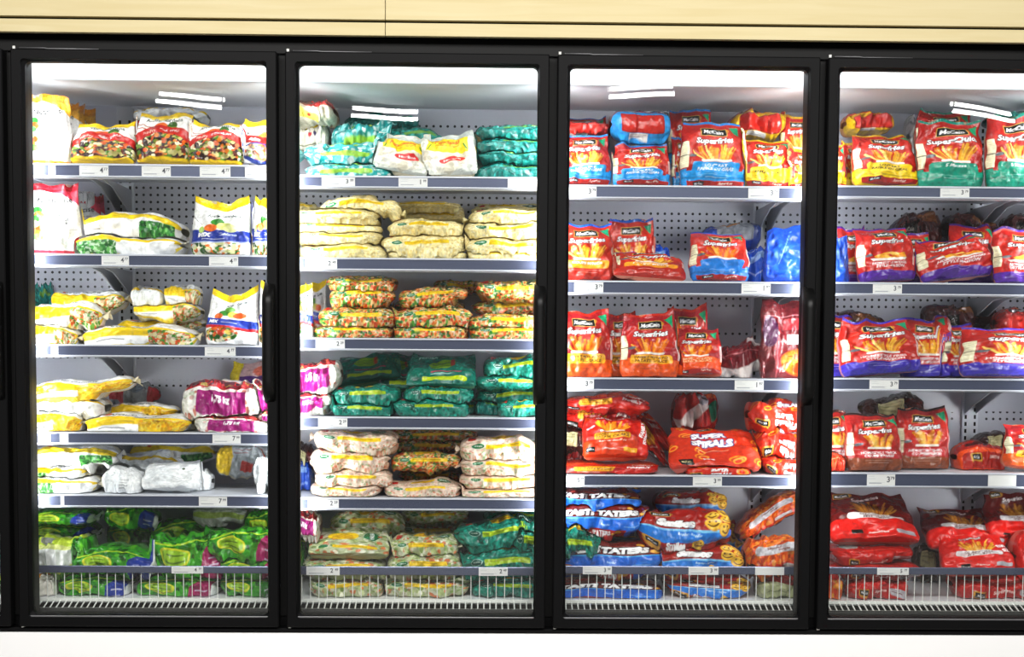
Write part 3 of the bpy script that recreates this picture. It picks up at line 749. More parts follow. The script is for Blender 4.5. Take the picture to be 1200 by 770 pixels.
def art_flat(kind):
    """yellow and white vegetable bag lying flat, long side to the glass"""
    a = Art(270, 150, 'fdfdfb'); K = {'corn': ('f6d224', 'f2c21a', 'fbe45a', 'e8a81a'), 'peas': ('3f9a3c', '2f7a34', '7cc06a', 'd8eed0'), 'veg': ('e8742a', '4f9a3a', 'f0e4b0', 'd9541e', '6fae4c', 'f6ead0')}[kind]
    a.band(lambda u: (.26 if kind != 'peas' else .34)+.05*np.sin(u*3.4), lambda u: .62+.06*np.sin(u*4+1), 'fbd80e')
    a.rect(.36, .21, .52, .13, 'ffffff', 6); a.lines(.36, .23, .42, 1, .06, '444444', 3.0, .7); a.band(.06, .14, 'fae04a')
    if kind == 'peas': m = a.rect(.20, .26, .46, .34, 'bfe0b0', 8); a.specks(m, K, 10, 260); a.rect(.72, .26, .5, .4, 'fdfdfb', 8)
    else: m = a.rect(.76 if kind == 'corn' else .80, .26, .46 if kind == 'corn' else .36, .44, 'f6d02a' if kind == 'corn' else 'f2ead2', 8); a.specks(m, K, 10, 240)
    a.text('Arctic Gardens', .46, .78, 15, '3a4a40', 0, .1); a.ell(.2, .82, .1, .12, 'e8662c' if kind != 'peas' else '4f9a3a'); a.lines(.68, .68, .3, 2, .06, '666666', 2, .6)
    return a.done()
def art_peas_b():
    """same bag the other way round: stripe above, peas on the right"""
    a = Art(270, 150, 'fbfbfb'); a.band(lambda u: .34+.16*np.sin(u*PI)-.02, lambda u: .70+.05*np.sin(u*5), 'f8da1e'); a.rect(.3, .26, .4, .1, 'ffffff', 5); a.lines(.22, .27, .2, 1, .06, '555555', 2.4)
    m = a.rect(.80, .25, .34, .26, 'bfe0b0', 6); a.specks(m, ('3f9a3c', '2f7a34', '7cc06a', '1f5a28'), 10, 220); a.ell(.28, .74, .05, .06, 'd8442a'); a.lines(.45, .7, .2, 1, .05, '777777', 2)
    return a.done()
def art_white(mark=True):
    a = Art(200, 150, 'f6f8f9'); a.lines(.62, .34, .24, 4, .05, '555a5e', 2.0, .7); a.ell(.7, .62, .05, .07, '4a5a3a') if mark else None
    a.ell(.3, .4, .5, .6, 'e6ebee', 0, .5); return a.done()
def art_whiteband():
    a = Art(240, 150, 'eef1f2'); a.band(lambda u: .56+.06*np.sin(u*5), lambda u: .72+.06*np.sin(u*5+.4), 'e8c51e'); a.lines(.4, .5, .3, 2, .06, '777777', 2); return a.done()

def art_ferma(cols, base, stripe='f3d01c', logo='1f7a4a', n=900, size=7, pink=False):
    """clear bag lying flat: yellow strip and green oval on the folded side, print on top"""
    a = Art(250, 150, base)
    m = a.band(0, 1, base); a.specks(m, cols, size, n, al=.85 if not pink else .6)
    if pink: a.band(.30, 1, 'ecd2c4', .5)
    a.rect(.55, .42, .52, .13, stripe, 3, 1); a.lines(.55, .43, .46, 1, .06, '8a6a10', 2.2, .6)
    a.ell(.20, .42, .14, .15, 'd9e8dc'); a.ell(.20, .42, .13, .135, logo); a.text('FERMA', .20, .42, 5, 'e8f4ea', wid=24)
    a.ell(.50, .84, .30, .18, 'f0cc1e'); a.lines(.5, .86, .2, 2, .06, 'b0501a', 3, .8, center=True); a.ell(.78, .84, .20, .17, logo); a.text('FERMA', .78, .84, 9, 'ffffff', wid=36); a.rect(.14, .82, .08, .15, 'c8342c', 3)
    return a.done()
def art_ferma_face(cols, base, stripe, logo, n=700, size=8):
    """the printed face of the same bag, tipped up towards the glass"""
    a = Art(250, 200, base); m = a.band(0, 1, base); a.specks(m, cols, size, n, al=.8)
    a.ell(.42, .60, .36, .32, stripe); a.lines(.42, .64, .26, 3, .05, 'a0521a', 3.5, .8, center=True)
    a.ell(.76, .60, .22, .34, 'e6f0e8'); a.ell(.76, .60, .21, .32, logo); a.text('FERMA', .76, .60, 13, 'ffffff', -88, wid=50); a.ell(.86, .62, .06, .08, 'd8642a')
    a.rect(.14, .62, .08, .2, 'c8342c', 4); a.rect(.58, .18, .50, .09, stripe, 3); a.ell(.22, .18, .12, .10, logo); a.lines(.58, .185, .44, 1, .05, '7a6a20', 2, .6)
    return a.done()
TEAL = ('178070', '1f9682', '106a5c', '2caa96', '0c5a4e')
def art_teal(n=500): return art_ferma(TEAL, '158472', 'a9c41e', '0e5a4c', n, 9)
def art_teal_face():
    a = Art(250, 200, '12705f'); m = a.band(0, 1, '12705f'); a.specks(m, TEAL, 9, 500, al=.6)
    a.ell(.50, .56, .36, .30, '8cb41c', 5); a.lines(.5, .6, .26, 3, .06, '3f7a1a', 4, .7, center=True); a.rect(.64, .58, .05, .22, 'b8442c', 3); a.text('FERMA', .30, .84, 17, 'cfeee6', 8, .1); a.rect(.56, .30, .4, .03, 'c24a6a'); a.lines(.56, .24, .4, 1, .05, 'cfeee6', 3)
    a.rect(.55, .12, .60, .10, 'c2d61e', 3); a.ell(.17, .12, .12, .1, '0e5a4c')
    return a.done()
def art_shrimp():
    a = Art(250, 150, '2fa8a6'); m = a.band(0, 1, '2fa8a6'); a.specks(m, ('bfe6e4', '5cc4c2', 'e8f6f4', '1c8c8a', '8ad6d2', '2a9a98'), 14, 330)
    a.rect(.5, .30, .6, .10, 'a8cf3a', 8, 2, .85); a.ell(.5, .74, .36, .16, 'a8cf3a', 0, .8)
    return a.done()
def art_teal_dark():
    a = Art(250, 150, '0f7a72'); m = a.band(0, 1, '0f7a72'); a.specks(m, ('1a948a', '0b5f5a', '35aaa0', '0d6f66'), 13, 300); a.rect(.62, .55, .5, .12, '86a83a', 7, 3, .8); return a.done()

def art_bread():
    a = Art(190, 190, 'eef0e6'); m = a.ell(.5, .34, .9, .7, 'f6f2e2'); a.specks(m, ('f8f4e6', 'efe8d2', 'faf8f0'), 26, 50)
    a.band(.80, 1, 'dfe6e2', .8); a.rect(.48, .62, .72, .34, 'f4da2a', 3, -3); a.text('Pandesal', .48, .68, 18, 'e07a1a', -3, .1, .04, wid=110); a.text('Filipino Bread', .48, .58, 13, 'dd8a24', -3, .1, .03, wid=110)
    for s_ in (-1, 1): a.line(.48+s_*.33, .50, .48+s_*.28, .60, 5, '3f8a2c')
    a.ell(.56, .27, .42, .16, 'd92c2c', 5); a.text('Horizon', .56, .27, 11, 'ffffff', 5, .1, wid=52)
    return a.done()
def art_berry():
    a = Art(240, 150, 'f1efe8'); m = a.band(0, 1, 'f1efe8'); a.specks(m, ('f4f0ec', 'dfe6d4', 'e8b8b0', 'c9d8b8', 'd8705a', 'f6f2ee'), 10, 260, al=.7)
    a.rect(.52, .36, .62, .34, 'a01c78', 2); a.text('1,75 kg', .52, .36, 19, 'ffffff', -2, .05, .06)
    a.rect(.5, .74, .86, .26, 'c23038', 6); a.specks(a.rect(.5, .74, .8, .2, 'b82a34', 6), ('d84a4a', '8a1a28', 'c8b46a', '6a2a3a', 'e06a4a'), 16, 60)
    return a.done()
def art_purple():
    a = Art(200, 200, '5a2a80'); a.band(.55, 1, 'b89a9a'); a.rect(.0, .5, .5, 1, 'd6c22a', 2); a.ell(.62, .72, .3, .3, 'd8745a'); a.lines(.65, .3, .4, 2, .1, 'b9a0d8', 3); return a.done()

def art_green(end, patch=True):
    a = Art(270, 170, '3fa02c'); m = a.band(0, 1, '3fa02c'); a.specks(m, ('24741e', '56b836', '155a18', '7cd03a', '48b02c', '2c8a24'), 20, 190, al=.85)
    if patch: a.ell(.34, .36, .38, .30, 'dede3a', -4); a.ell(.34, .36, .32, .21, 'a4cc38', -4); a.lines(.34, .38, .3, 3, .07, '4a6a1a', 3.2, .8, -4, True); a.poly([(.02, .56), (.1, .56), (.6, .72), (.98, .66), (.6, .67), (.12, .50)], 'b8d83a')
    a.poly([(.66, 0), (1, 0), (1, .76), (.80, .62), (.70, .36)], end); a.lines(.86, .3, .16, 2, .12, 'e8e4f4', 4, .9); a.poly([(.93, 0), (1, 0), (1, .9), (.97, .5)], 'f4f6f8')
    return a.done()
def art_lime():
    a = Art(220, 160, 'e4ea9a'); a.band(.62, 1, 'c8dc4a'); a.rect(.34, .78, .2, .22, 'b8b8b4', 2)
    for k in range(8): a.rect(.26+.022*k, .78, .008, .18, '77777a')
    a.band(.22, .5, 'f2f4f2'); m = a.band(0, .2, '6a9a3a'); a.specks(m, ('3f8a2c', 'd8e05a', 'a0301c', '2c6a24'), 12, 60); a.rect(.9, .6, .24, .5, '3fa02c', 10)
    return a.done()
def art_grey(): 
    a = Art(220, 150, 'b2b6ac'); a.band(.3, .5, '9fb53a', .7); a.band(.75, 1, 'c6cbc8'); return a.done()
def art_yend():
    a = Art(200, 160, 'aab0b2'); a.poly([(0, .2), (.32, 0), (.40, .5), (.28, 1), (0, 1)], 'e0bf1e'); a.rect(.70, .25, .26, .2, 'c84a42', 4, -12); a.lines(.6, .7, .4, 2, .1, '9a5a5a', 4); return a.done()
def art_redgrey():
    a = Art(230, 140, '8d9296'); a.poly([(0, .3), (.3, .2), (.34, .9), (0, 1)], 'b01c2a'); a.poly([(.76, .1), (1, .0), (1, .6), (.8, .7)], 'b01c2a'); a.ell(.54, .6, .3, .4, '6a7480'); return a.done()
def art_wine():
    a = Art(240, 150, '7c1f2a'); a.band(0, .20, 'e6dfdc'); a.line(0, .5, 1, .36, 3, 'c87a80'); a.line(.1, .7, .9, .55, 3, 'b86a70'); a.rect(.78, .74, .36, .14, 'd8cfcf', 6, -14); a.ell(.4, .62, .3, .2, 'a83a42', 0, .6); a.rect(.45, .30, .02, .2, 'dcb8b8'); return a.done()
def art_maroon():
    a = Art(180, 260, '6f2026'); a.ell(.72, .2, .7, .36, 'e8641c'); m = a.ell(.72, .2, .66, .32, 'ee7420'); a.specks(m, ('f2822a', 'd84e16', 'f89a44'), 18, 60); a.rect(.74, .50, .5, .13, 'ece8e6', 2); a.rect(.72, .70, .56, .14, 'b8323a', 3); a.line(.3, 0, .36, .6, 5, 'a8545a'); a.line(.1, .8, 1, .82, 3, 'b07a80'); a.ell(.2, .6, .3, .4, '3c2a5a', 0, .6)
    return a.done()
def art_blue(k=0):
    a = Art(200, 240, '1c4fb4'); a.ell(.5, .4, .7, .6, '2a66cc', 0, .6)
    if k == 0: a.rect(.84, .5, .3, .7, 'eeeef0', 6); a.ell(.86, .45, .2, .3, 'e89a4a'); a.line(.5, .9, .3, .3, 3, '7aa8f0')
    elif k == 1: a.lines(.5, .8, .8, 1, .1, 'd8e4fa', 5); a.rect(.5, .5, .5, .2, '8fb0dc', 2); a.lines(.5, .2, .8, 1, .1, 'd8e4fa', 5)
    else: a.rect(.22, .25, .3, .5, 'e9edf4', 6)
    return a.done()
def art_silverblue():
    a = Art(200, 150, '8f9298'); a.band(0, .3, '1a3a8a'); a.rect(.12, .5, .2, 1, '1c3f96', 3); a.rect(.92, .5, .16, 1, '24408a', 3); a.ell(.45, .8, .4, .2, 'a86a2c', 0, .8); return a.done()
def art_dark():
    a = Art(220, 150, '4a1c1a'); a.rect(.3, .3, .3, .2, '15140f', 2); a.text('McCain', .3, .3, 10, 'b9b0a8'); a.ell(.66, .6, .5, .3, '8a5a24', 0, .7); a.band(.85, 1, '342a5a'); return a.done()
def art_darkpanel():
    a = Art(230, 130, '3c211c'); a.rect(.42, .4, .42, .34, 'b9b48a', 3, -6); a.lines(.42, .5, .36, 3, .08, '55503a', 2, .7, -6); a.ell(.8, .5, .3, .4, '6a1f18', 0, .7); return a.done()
def art_orange_low():
    a = Art(240, 150, 'b02a1c'); a.band(.44, .62, 'ee5a1a'); a.band(0, .12, 'e2501c'); a.rect(0.03, .3, .06, .7, 'ee5a1a', 3); a.rect(.97, .3, .06, .7, 'ee5a1a', 3); a.rect(.34, .32, .28, .18, 'c99a3a', 8); a.rect(.34, .32, .2, .11, '15140f', 2); a.text('McCain', .34, .32, 7, 'ffffff', wid=36); a.text('Superfries', .72, .33, 13, 'f4e6de', 3, .2); a.ell(.4, .8, .5, .2, '5a1a18')
    return a.done()
def art_redbeige():
    a = Art(160, 130, 'e2d9c4'); a.band(lambda u: .5-.1*u, .95, 'b3302a'); a.ell(.4, .62, .4, .3, '6a4a3a'); a.rect(.45, .22, .5, .2, 'f0e06a', 2, -20); a.ell(.5, .22, .08, .1, 'c8342c'); return a.done()
def art_yellowcard():
    a = Art(140, 120, 'ece8da'); a.rect(.55, .72, .66, .32, 'f6dc1c', 2); a.ell(.5, .38, .1, .1, 'c02a3a'); a.ell(.64, .38, .08, .1, '4a3a6a'); a.lines(.5, .18, .6, 2, .1, '8a8a70', 3); return a.done()
def art_orangeball():
    a = Art(120, 110, 'e8421c'); a.ell(.5, .5, .6, .5, 'f05a2a', 0, .7); a.line(.1, .5, .9, .6, 4, 'f8a080'); return a.done()
def art_redback():
    a = Art(180, 180, 'a8241e'); a.rect(.38, .36, .8, .14, 'd2cecb', 3, 24); a.rect(.62, .62, .2, .24, 'b9bcc4', 2, 24); a.ell(.85, .4, .2, .3, '157a5a'); a.line(.3, .95, .7, .6, 10, '3a1a18'); a.ell(.8, .8, .3, .3, 'c05a24'); return a.done()
def art_redyellow():
    a = Art(140, 120, 'b8241c'); a.band(0, .3, 'd9541c'); m = a.band(0, .6, 'e06a24'); a.specks(m, ('f0a028', 'd84418', 'f6c03a'), 16, 30); return a.done()
def art_redsage():
    a = Art(200, 110, '9a1f1c'); a.poly([(0, 0), (1, 0), (1, .22), (.1, .62), (0, .7)], 'b6bc92'); a.lines(.4, .24, .5, 2, .12, '6a7048', 2); return a.done()
def art_orangewhite():
    a = Art(140, 150, 'f0ece4'); a.rect(.2, .5, .4, .9, 'e29a24', 5); return a.done()

CORN = ('f8ecb8', 'f4e09a', 'faf2d0', 'efd486', 'f6e6aa')
MIXV = ('e85a1e', '2f8a3a', 'f4de7a', 'dc3c14', '5aa840', 'f4ead0', '206a30', 'f07a28')
MIXP = ('e88a6a', '8ab87a', 'f4e6c8', 'e0704a', 'f2d8c0', 'f6efe2', '7aa86a', 'eaa080')
GRN = ('d9e0b8', 'b9c88a', 'f0f0dc', '8aa65a', 'e8e6cc', 'd0d8a8', 'd8784a')
BLUE, YEL, TEA, ORG, VIO, PUR, BRN = '259bdc', 'f2cf1e', '119a80', 'ee7a1c', '4a3aa8', '5a2f96', '8a4a34'
# code: (object name, short description, art, film)
D = {
 'fb': ('fries_bag', 'red fries bag with sky blue band', lambda: art_fries(BLUE, ('LOW FAT', 'FAIBLE EN GRAS'), top='2a8ad0'), 0),
 'fy': ('fries_bag', 'red fries bag with yellow band', lambda: art_fries(YEL, ('LOW FAT', 'FAIBLE EN GRAS'), lcol='2a2410', top='c8a81e'), 0),
 'ft': ('fries_bag', 'red fries bag with teal band', lambda: art_fries(TEA, ('5 Minutes',), 'SuperQuick', top='0f8a78', foot=False), 0),
 'fo': ('fries_bag', 'red sweet potato fries bag with orange base', lambda: art_fries(None, ('SWEET POTATO', 'PATATE DOUCE'), kind='sweet', lab='f3b62c', lcol='5a3208', foot=False, red='a61e26', body2='e2601a', top='c0301e'), 0),
 'fof': ('fries_bag', 'red sweet potato fries bag showing its base', lambda: art_fries(None, ('SWEET POTATO', 'PATATE DOUCE'), kind='sweet', lab='e8641c', lcol='f8d8a8', foot=True, red='a01f26', body2='e8581c', cut=.34), 0),
 'fs': ('fries_bag', 'red fries bag with blue top strip', lambda: art_fries(None, ('COUPE MINCE',), lab='eea22c', red='c2321e', body2='b82e1c', top='2468c8', foot=False), 0),
 'fsb': ('fries_bag', 'red fries bag with bright blue band', lambda: art_fries('2a86d8', ('',), kind='sweet', red='c4342a', top='2a5ab8'), 0),
 'fv': ('fries_bag', 'red fries bag with violet blue base', lambda: art_fries(None, ('HOMESTYLE FRIES', 'STYLE MAISON'), kind='fries', lab='cc4440', foot=False, red='b42a20', body2='4436a8', cut=.21, top='4a3ab0'), 0),
 'fp': ('fries_bag', 'red potato wedges bag with purple base', lambda: art_fries(None, ('HOMESTYLE WEDGES', 'STYLE MAISON'), kind='wedges', lab='c03a38', foot=False, red='bf2a22', body2='5c3098', cut=.15, top='54308e'), 0),
 'fbr': ('fries_bag', 'red thick cut fries bag with brown base', lambda: art_fries(None, ('HOMESTYLE THICK', 'COUPE EPAISSE'), kind='thick', lab='c43c40', foot=False, red='ab2420', body2='8e5034', cut=.20, top='3a2420'), 0),
 'fbt': ('fries_bag', 'fries bag lying with sky blue gusset out', lambda: art_fries_end(BLUE), 0),
 'fyt': ('fries_bag', 'fries bag lying with yellow gusset out', lambda: art_fries_end('d9b21e', '8e1c18'), 0),
 'fst': ('fries_bag', 'fries bag lying flat with blue strip', lambda: art_fries_end('a02a24', 'b83428'), 0),
 'fam': ('fries_bag', 'large sweet potato fries bag', lambda: art_family(), 0),
 'fal': ('fries_bag', 'large sweet potato fries bag lying flat', lambda: art_family_low(), 0),
 'rl': ('fries_bag', 'large red fries bag lying flat', lambda: art_red_low(), 0),
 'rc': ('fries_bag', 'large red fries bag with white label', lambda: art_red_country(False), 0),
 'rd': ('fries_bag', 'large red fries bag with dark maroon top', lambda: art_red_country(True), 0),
 'sp': ('potato_spirals_bag', 'orange potato spirals bag', lambda: art_spirals(), 0),
 'spl': ('potato_spirals_bag', 'orange potato spirals bag lying flat', lambda: art_spirals_low(), 0),
 'tt': ('potato_puffs_bag', 'blue and red potato puffs bag', lambda: art_taters(), 0),
 'sm': ('potato_smiles_bag', 'blue and red smiley potato bag', lambda: art_smiles(), 0),
 'si': ('potato_wedges_bag', 'orange wedges bag with silver label', lambda: art_silver(), 0),
 'st': ('vegetable_bag', 'stir-fry vegetable bag with red arc', lambda: art_stir('a'), 0),
 'st2': ('vegetable_bag', 'stir-fry vegetable bag with dark base', lambda: art_stir('b'), 0),
 'as': ('vegetable_bag', 'white vegetable bag showing a blue bowl', lambda: art_asian(), 0),
 'mx': ('vegetable_bag', 'white vegetable bag with navy band', lambda: art_mix(), 0),
 'mx2': ('vegetable_bag', 'white vegetable bag with blue and red bands', lambda: art_mix2(), 0),
 'no': ('vegetable_bag', 'tall white bag with orange top', lambda: art_nutri('f0a01e', 'f4b83a'), 0),
 'nr': ('vegetable_bag', 'tall white bag with red top', lambda: art_nutri('cf1f35', 'e0405a'), 0),
 'cl': ('corn_bag', 'yellow and white corn bag', lambda: art_flat('corn'), 0),
 'pl': ('pea_bag', 'white and yellow pea bag', lambda: art_flat('peas'), 0),
 'pb': ('pea_bag', 'white pea bag with broad yellow stripe', lambda: art_peas_b(), 0),
 'vl': ('vegetable_bag', 'yellow and white mixed vegetable bag', lambda: art_flat('veg'), 0),
 'wh': ('vegetable_bag', 'plain white bag with small black print', lambda: art_white(), 0),
 'wp': ('vegetable_bag', 'plain white plump bag', lambda: art_white(False), 0),
 'wb': ('vegetable_bag', 'white bag with thin yellow stripe', lambda: art_whiteband(), 0),
 'cc': ('corn_bag', 'clear cream corn bag', lambda: art_ferma(CORN, 'f6e8b2', n=1100, size=6), 1),
 'ccf': ('corn_bag', 'clear cream corn bag face out', lambda: art_ferma_face(CORN, 'f2e2aa', 'f0cc1e', '1f6a44'), 1),
 'cv': ('vegetable_bag', 'clear bag of diced mixed vegetables', lambda: art_ferma(MIXV, 'e8b880', n=900, size=9.5), 1),
 'cp': ('vegetable_bag', 'clear bag of pale diced vegetables', lambda: art_ferma(MIXP, 'efdcca', n=900, size=7, pink=True), 1),
 'cg': ('vegetable_bag', 'clear bag of green and white vegetables', lambda: art_ferma(GRN, 'b4bc98', n=420, size=14), 1),
 'cgf': ('vegetable_bag', 'clear bag of pale vegetables face out', lambda: art_ferma_face(GRN, 'b2ba94', 'f0cc1e', '1f7a4a', 320, 18), 1),
 'tl': ('vegetable_bag', 'teal vegetable bag with lime strip', lambda: art_teal(), 1),
 'tlf': ('vegetable_bag', 'teal vegetable bag face out', lambda: art_teal_face(), 1),
 'sh': ('vegetable_bag', 'turquoise bag showing white pieces', lambda: art_shrimp(), 1),
 'td': ('vegetable_bag', 'dark teal bag with olive strip', lambda: art_teal_dark(), 1),
 'br': ('bread_bag', 'clear bread bag with yellow label', lambda: art_bread(), 1),
 'be': ('berry_bag', 'white fruit bag with magenta label', lambda: art_berry(), 1),
 'pu': ('fruit_bag', 'purple and yellow bag', lambda: art_purple(), 1),
 'gb': ('vegetable_bag', 'green vegetable bag with blue end', lambda: art_green('22409e'), 0),
 'gm': ('vegetable_bag', 'green vegetable bag with magenta end', lambda: art_green('a81c66'), 0),
 'gd': ('vegetable_bag', 'dark green vegetable bag', lambda: art_green('2c7a28'), 0),
 'li': ('vegetable_bag', 'lime and white bag with barcode', lambda: art_lime(), 0),
 'gr': ('vegetable_bag', 'grey translucent bag', lambda: art_grey(), 1),
 'ye': ('fruit_bag', 'grey clear bag with yellow end', lambda: art_yend(), 1),
 'rg': ('fruit_bag', 'grey bag with dark red ends', lambda: art_redgrey(), 1),
 'wi': ('fries_bag', 'wine red bag with white base strip', lambda: art_wine(), 1),
 'ma': ('fries_bag', 'maroon bag with orange food showing', lambda: art_maroon(), 1),
 'bl': ('food_bag', 'blue bag with white side panel', lambda: art_blue(0), 0),
 'bs': ('food_bag', 'navy blue striped pack', lambda: art_blue(1), 0),
 'bw': ('food_bag', 'blue bag with white lower corner', lambda: art_blue(2), 0),
 'sb': ('food_bag', 'silver bag with navy sides', lambda: art_silverblue(), 0),
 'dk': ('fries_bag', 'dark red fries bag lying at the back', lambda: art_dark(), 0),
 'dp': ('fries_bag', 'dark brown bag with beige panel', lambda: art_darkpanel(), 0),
 'ol': ('fries_bag', 'orange and red fries bag lying flat', lambda: art_orange_low(), 0),
 'rb': ('food_bag', 'red and beige rounded bag', lambda: art_redbeige(), 1),
 'yc': ('food_bag', 'cream bag with yellow card', lambda: art_yellowcard(), 1),
 'ob': ('food_bag', 'small bright orange bag', lambda: art_orangeball(), 0),
 'rk': ('fries_bag', 'red bag turned with silver stripes up', lambda: art_redback(), 0),
 'ry': ('food_bag', 'red and yellow bag corner', lambda: art_redyellow(), 0),
 'rs': ('fries_bag', 'dark red bag with sage edge', lambda: art_redsage(), 0),
 'ow': ('food_bag', 'orange and white bag', lambda: art_orangewhite(), 0),
}
_art = {}
def get_art(c):
    if c not in _art: _art[c] = D[c][2]()
    return _art[c]
def sample(a, u, v):
    H, W = a.shape[:2]; x = np.clip(u*W-.5, 0, W-1.001); y = np.clip(v*H-.5, 0, H-1.001)
    i, j = y.astype(int), x.astype(int); fy, fx = (y-i)[..., None], (x-j)[..., None]
    return a[i, j]*(1-fy)*(1-fx)+a[i+1, j]*fy*(1-fx)+a[i, j+1]*(1-fy)*fx+a[i+1, j+1]*fy*fx
def shrink(a, f):
    """box filter by a whole factor"""
    if f <= 1: return a
    H, W = a.shape[:2]; return a[:H//f*f, :W//f*f].reshape(H//f, f, W//f, f, 3).mean((1, 3))

def vnoise(rng, u, v, fu, fv):
    n = rng.normal(0, 1, (int(fv)+3, int(fu)+3)); x, y = u*fu, v*fv
    x = np.clip(x, 0, fu+.99); y = np.clip(y, 0, fv+.99); i, j = y.astype(int), x.astype(int); fy, fx = y-i, x-j
    fy, fx = fy*fy*(3-2*fy), fx*fx*(3-2*fx)
    return n[i, j]*(1-fy)*(1-fx)+n[i+1, j]*fy*(1-fx)+n[i, j+1]*(1-fy)*fx+n[i+1, j+1]*fy*fx

def spow(x, p): return np.sign(x)*np.abs(x)**p
def rotm(rx, ry, rz):
    return np.array(Matrix.Rotation(math.radians(rz), 3, 'Z') @ Matrix.Rotation(math.radians(ry), 3, 'Y') @ Matrix.Rotation(math.radians(rx), 3, 'X'))

def grid_obj(name, P, C, closed_u, m, parent):
    """P[nv, nu, 3] points and C colours -> one mesh; closed round u when asked"""
    nv, nu = P.shape[:2]; idx = np.arange(nv*nu).reshape(nv, nu)
    a = idx[:-1]; b_ = idx[1:]
    if closed_u: A, B, Cc, Dd = a, np.roll(a, -1, 1), np.roll(b_, -1, 1), b_
    else: A, B, Cc, Dd = a[:, :-1], a[:, 1:], b_[:, 1:], b_[:, :-1]
    F = np.stack([A, B, Cc, Dd], -1).reshape(-1, 4)
    me = bpy.data.meshes.new(name); n = nv*nu
    me.vertices.add(n); me.vertices.foreach_set('co', P.reshape(-1).astype(np.float32))
    me.loops.add(F.size); me.loops.foreach_set('vertex_index', F.reshape(-1).astype(np.int32))
    me.polygons.add(len(F)); me.polygons.foreach_set('loop_start', np.arange(0, F.size, 4, dtype=np.int32))
    me.polygons.foreach_set('use_smooth', np.ones(len(F), bool))
    at_ = me.color_attributes.new('print', 'FLOAT_COLOR', 'POINT')
    at_.data.foreach_set('color', np.concatenate([C.reshape(-1, 3), np.ones((n, 1))], 1).reshape(-1).astype(np.float32))
    me.update(calc_edges=True); me.validate()
    o = bpy.data.objects.new(name, me); COL.objects.link(o); me.materials.append(m)
    if parent: o.parent = parent
    return o

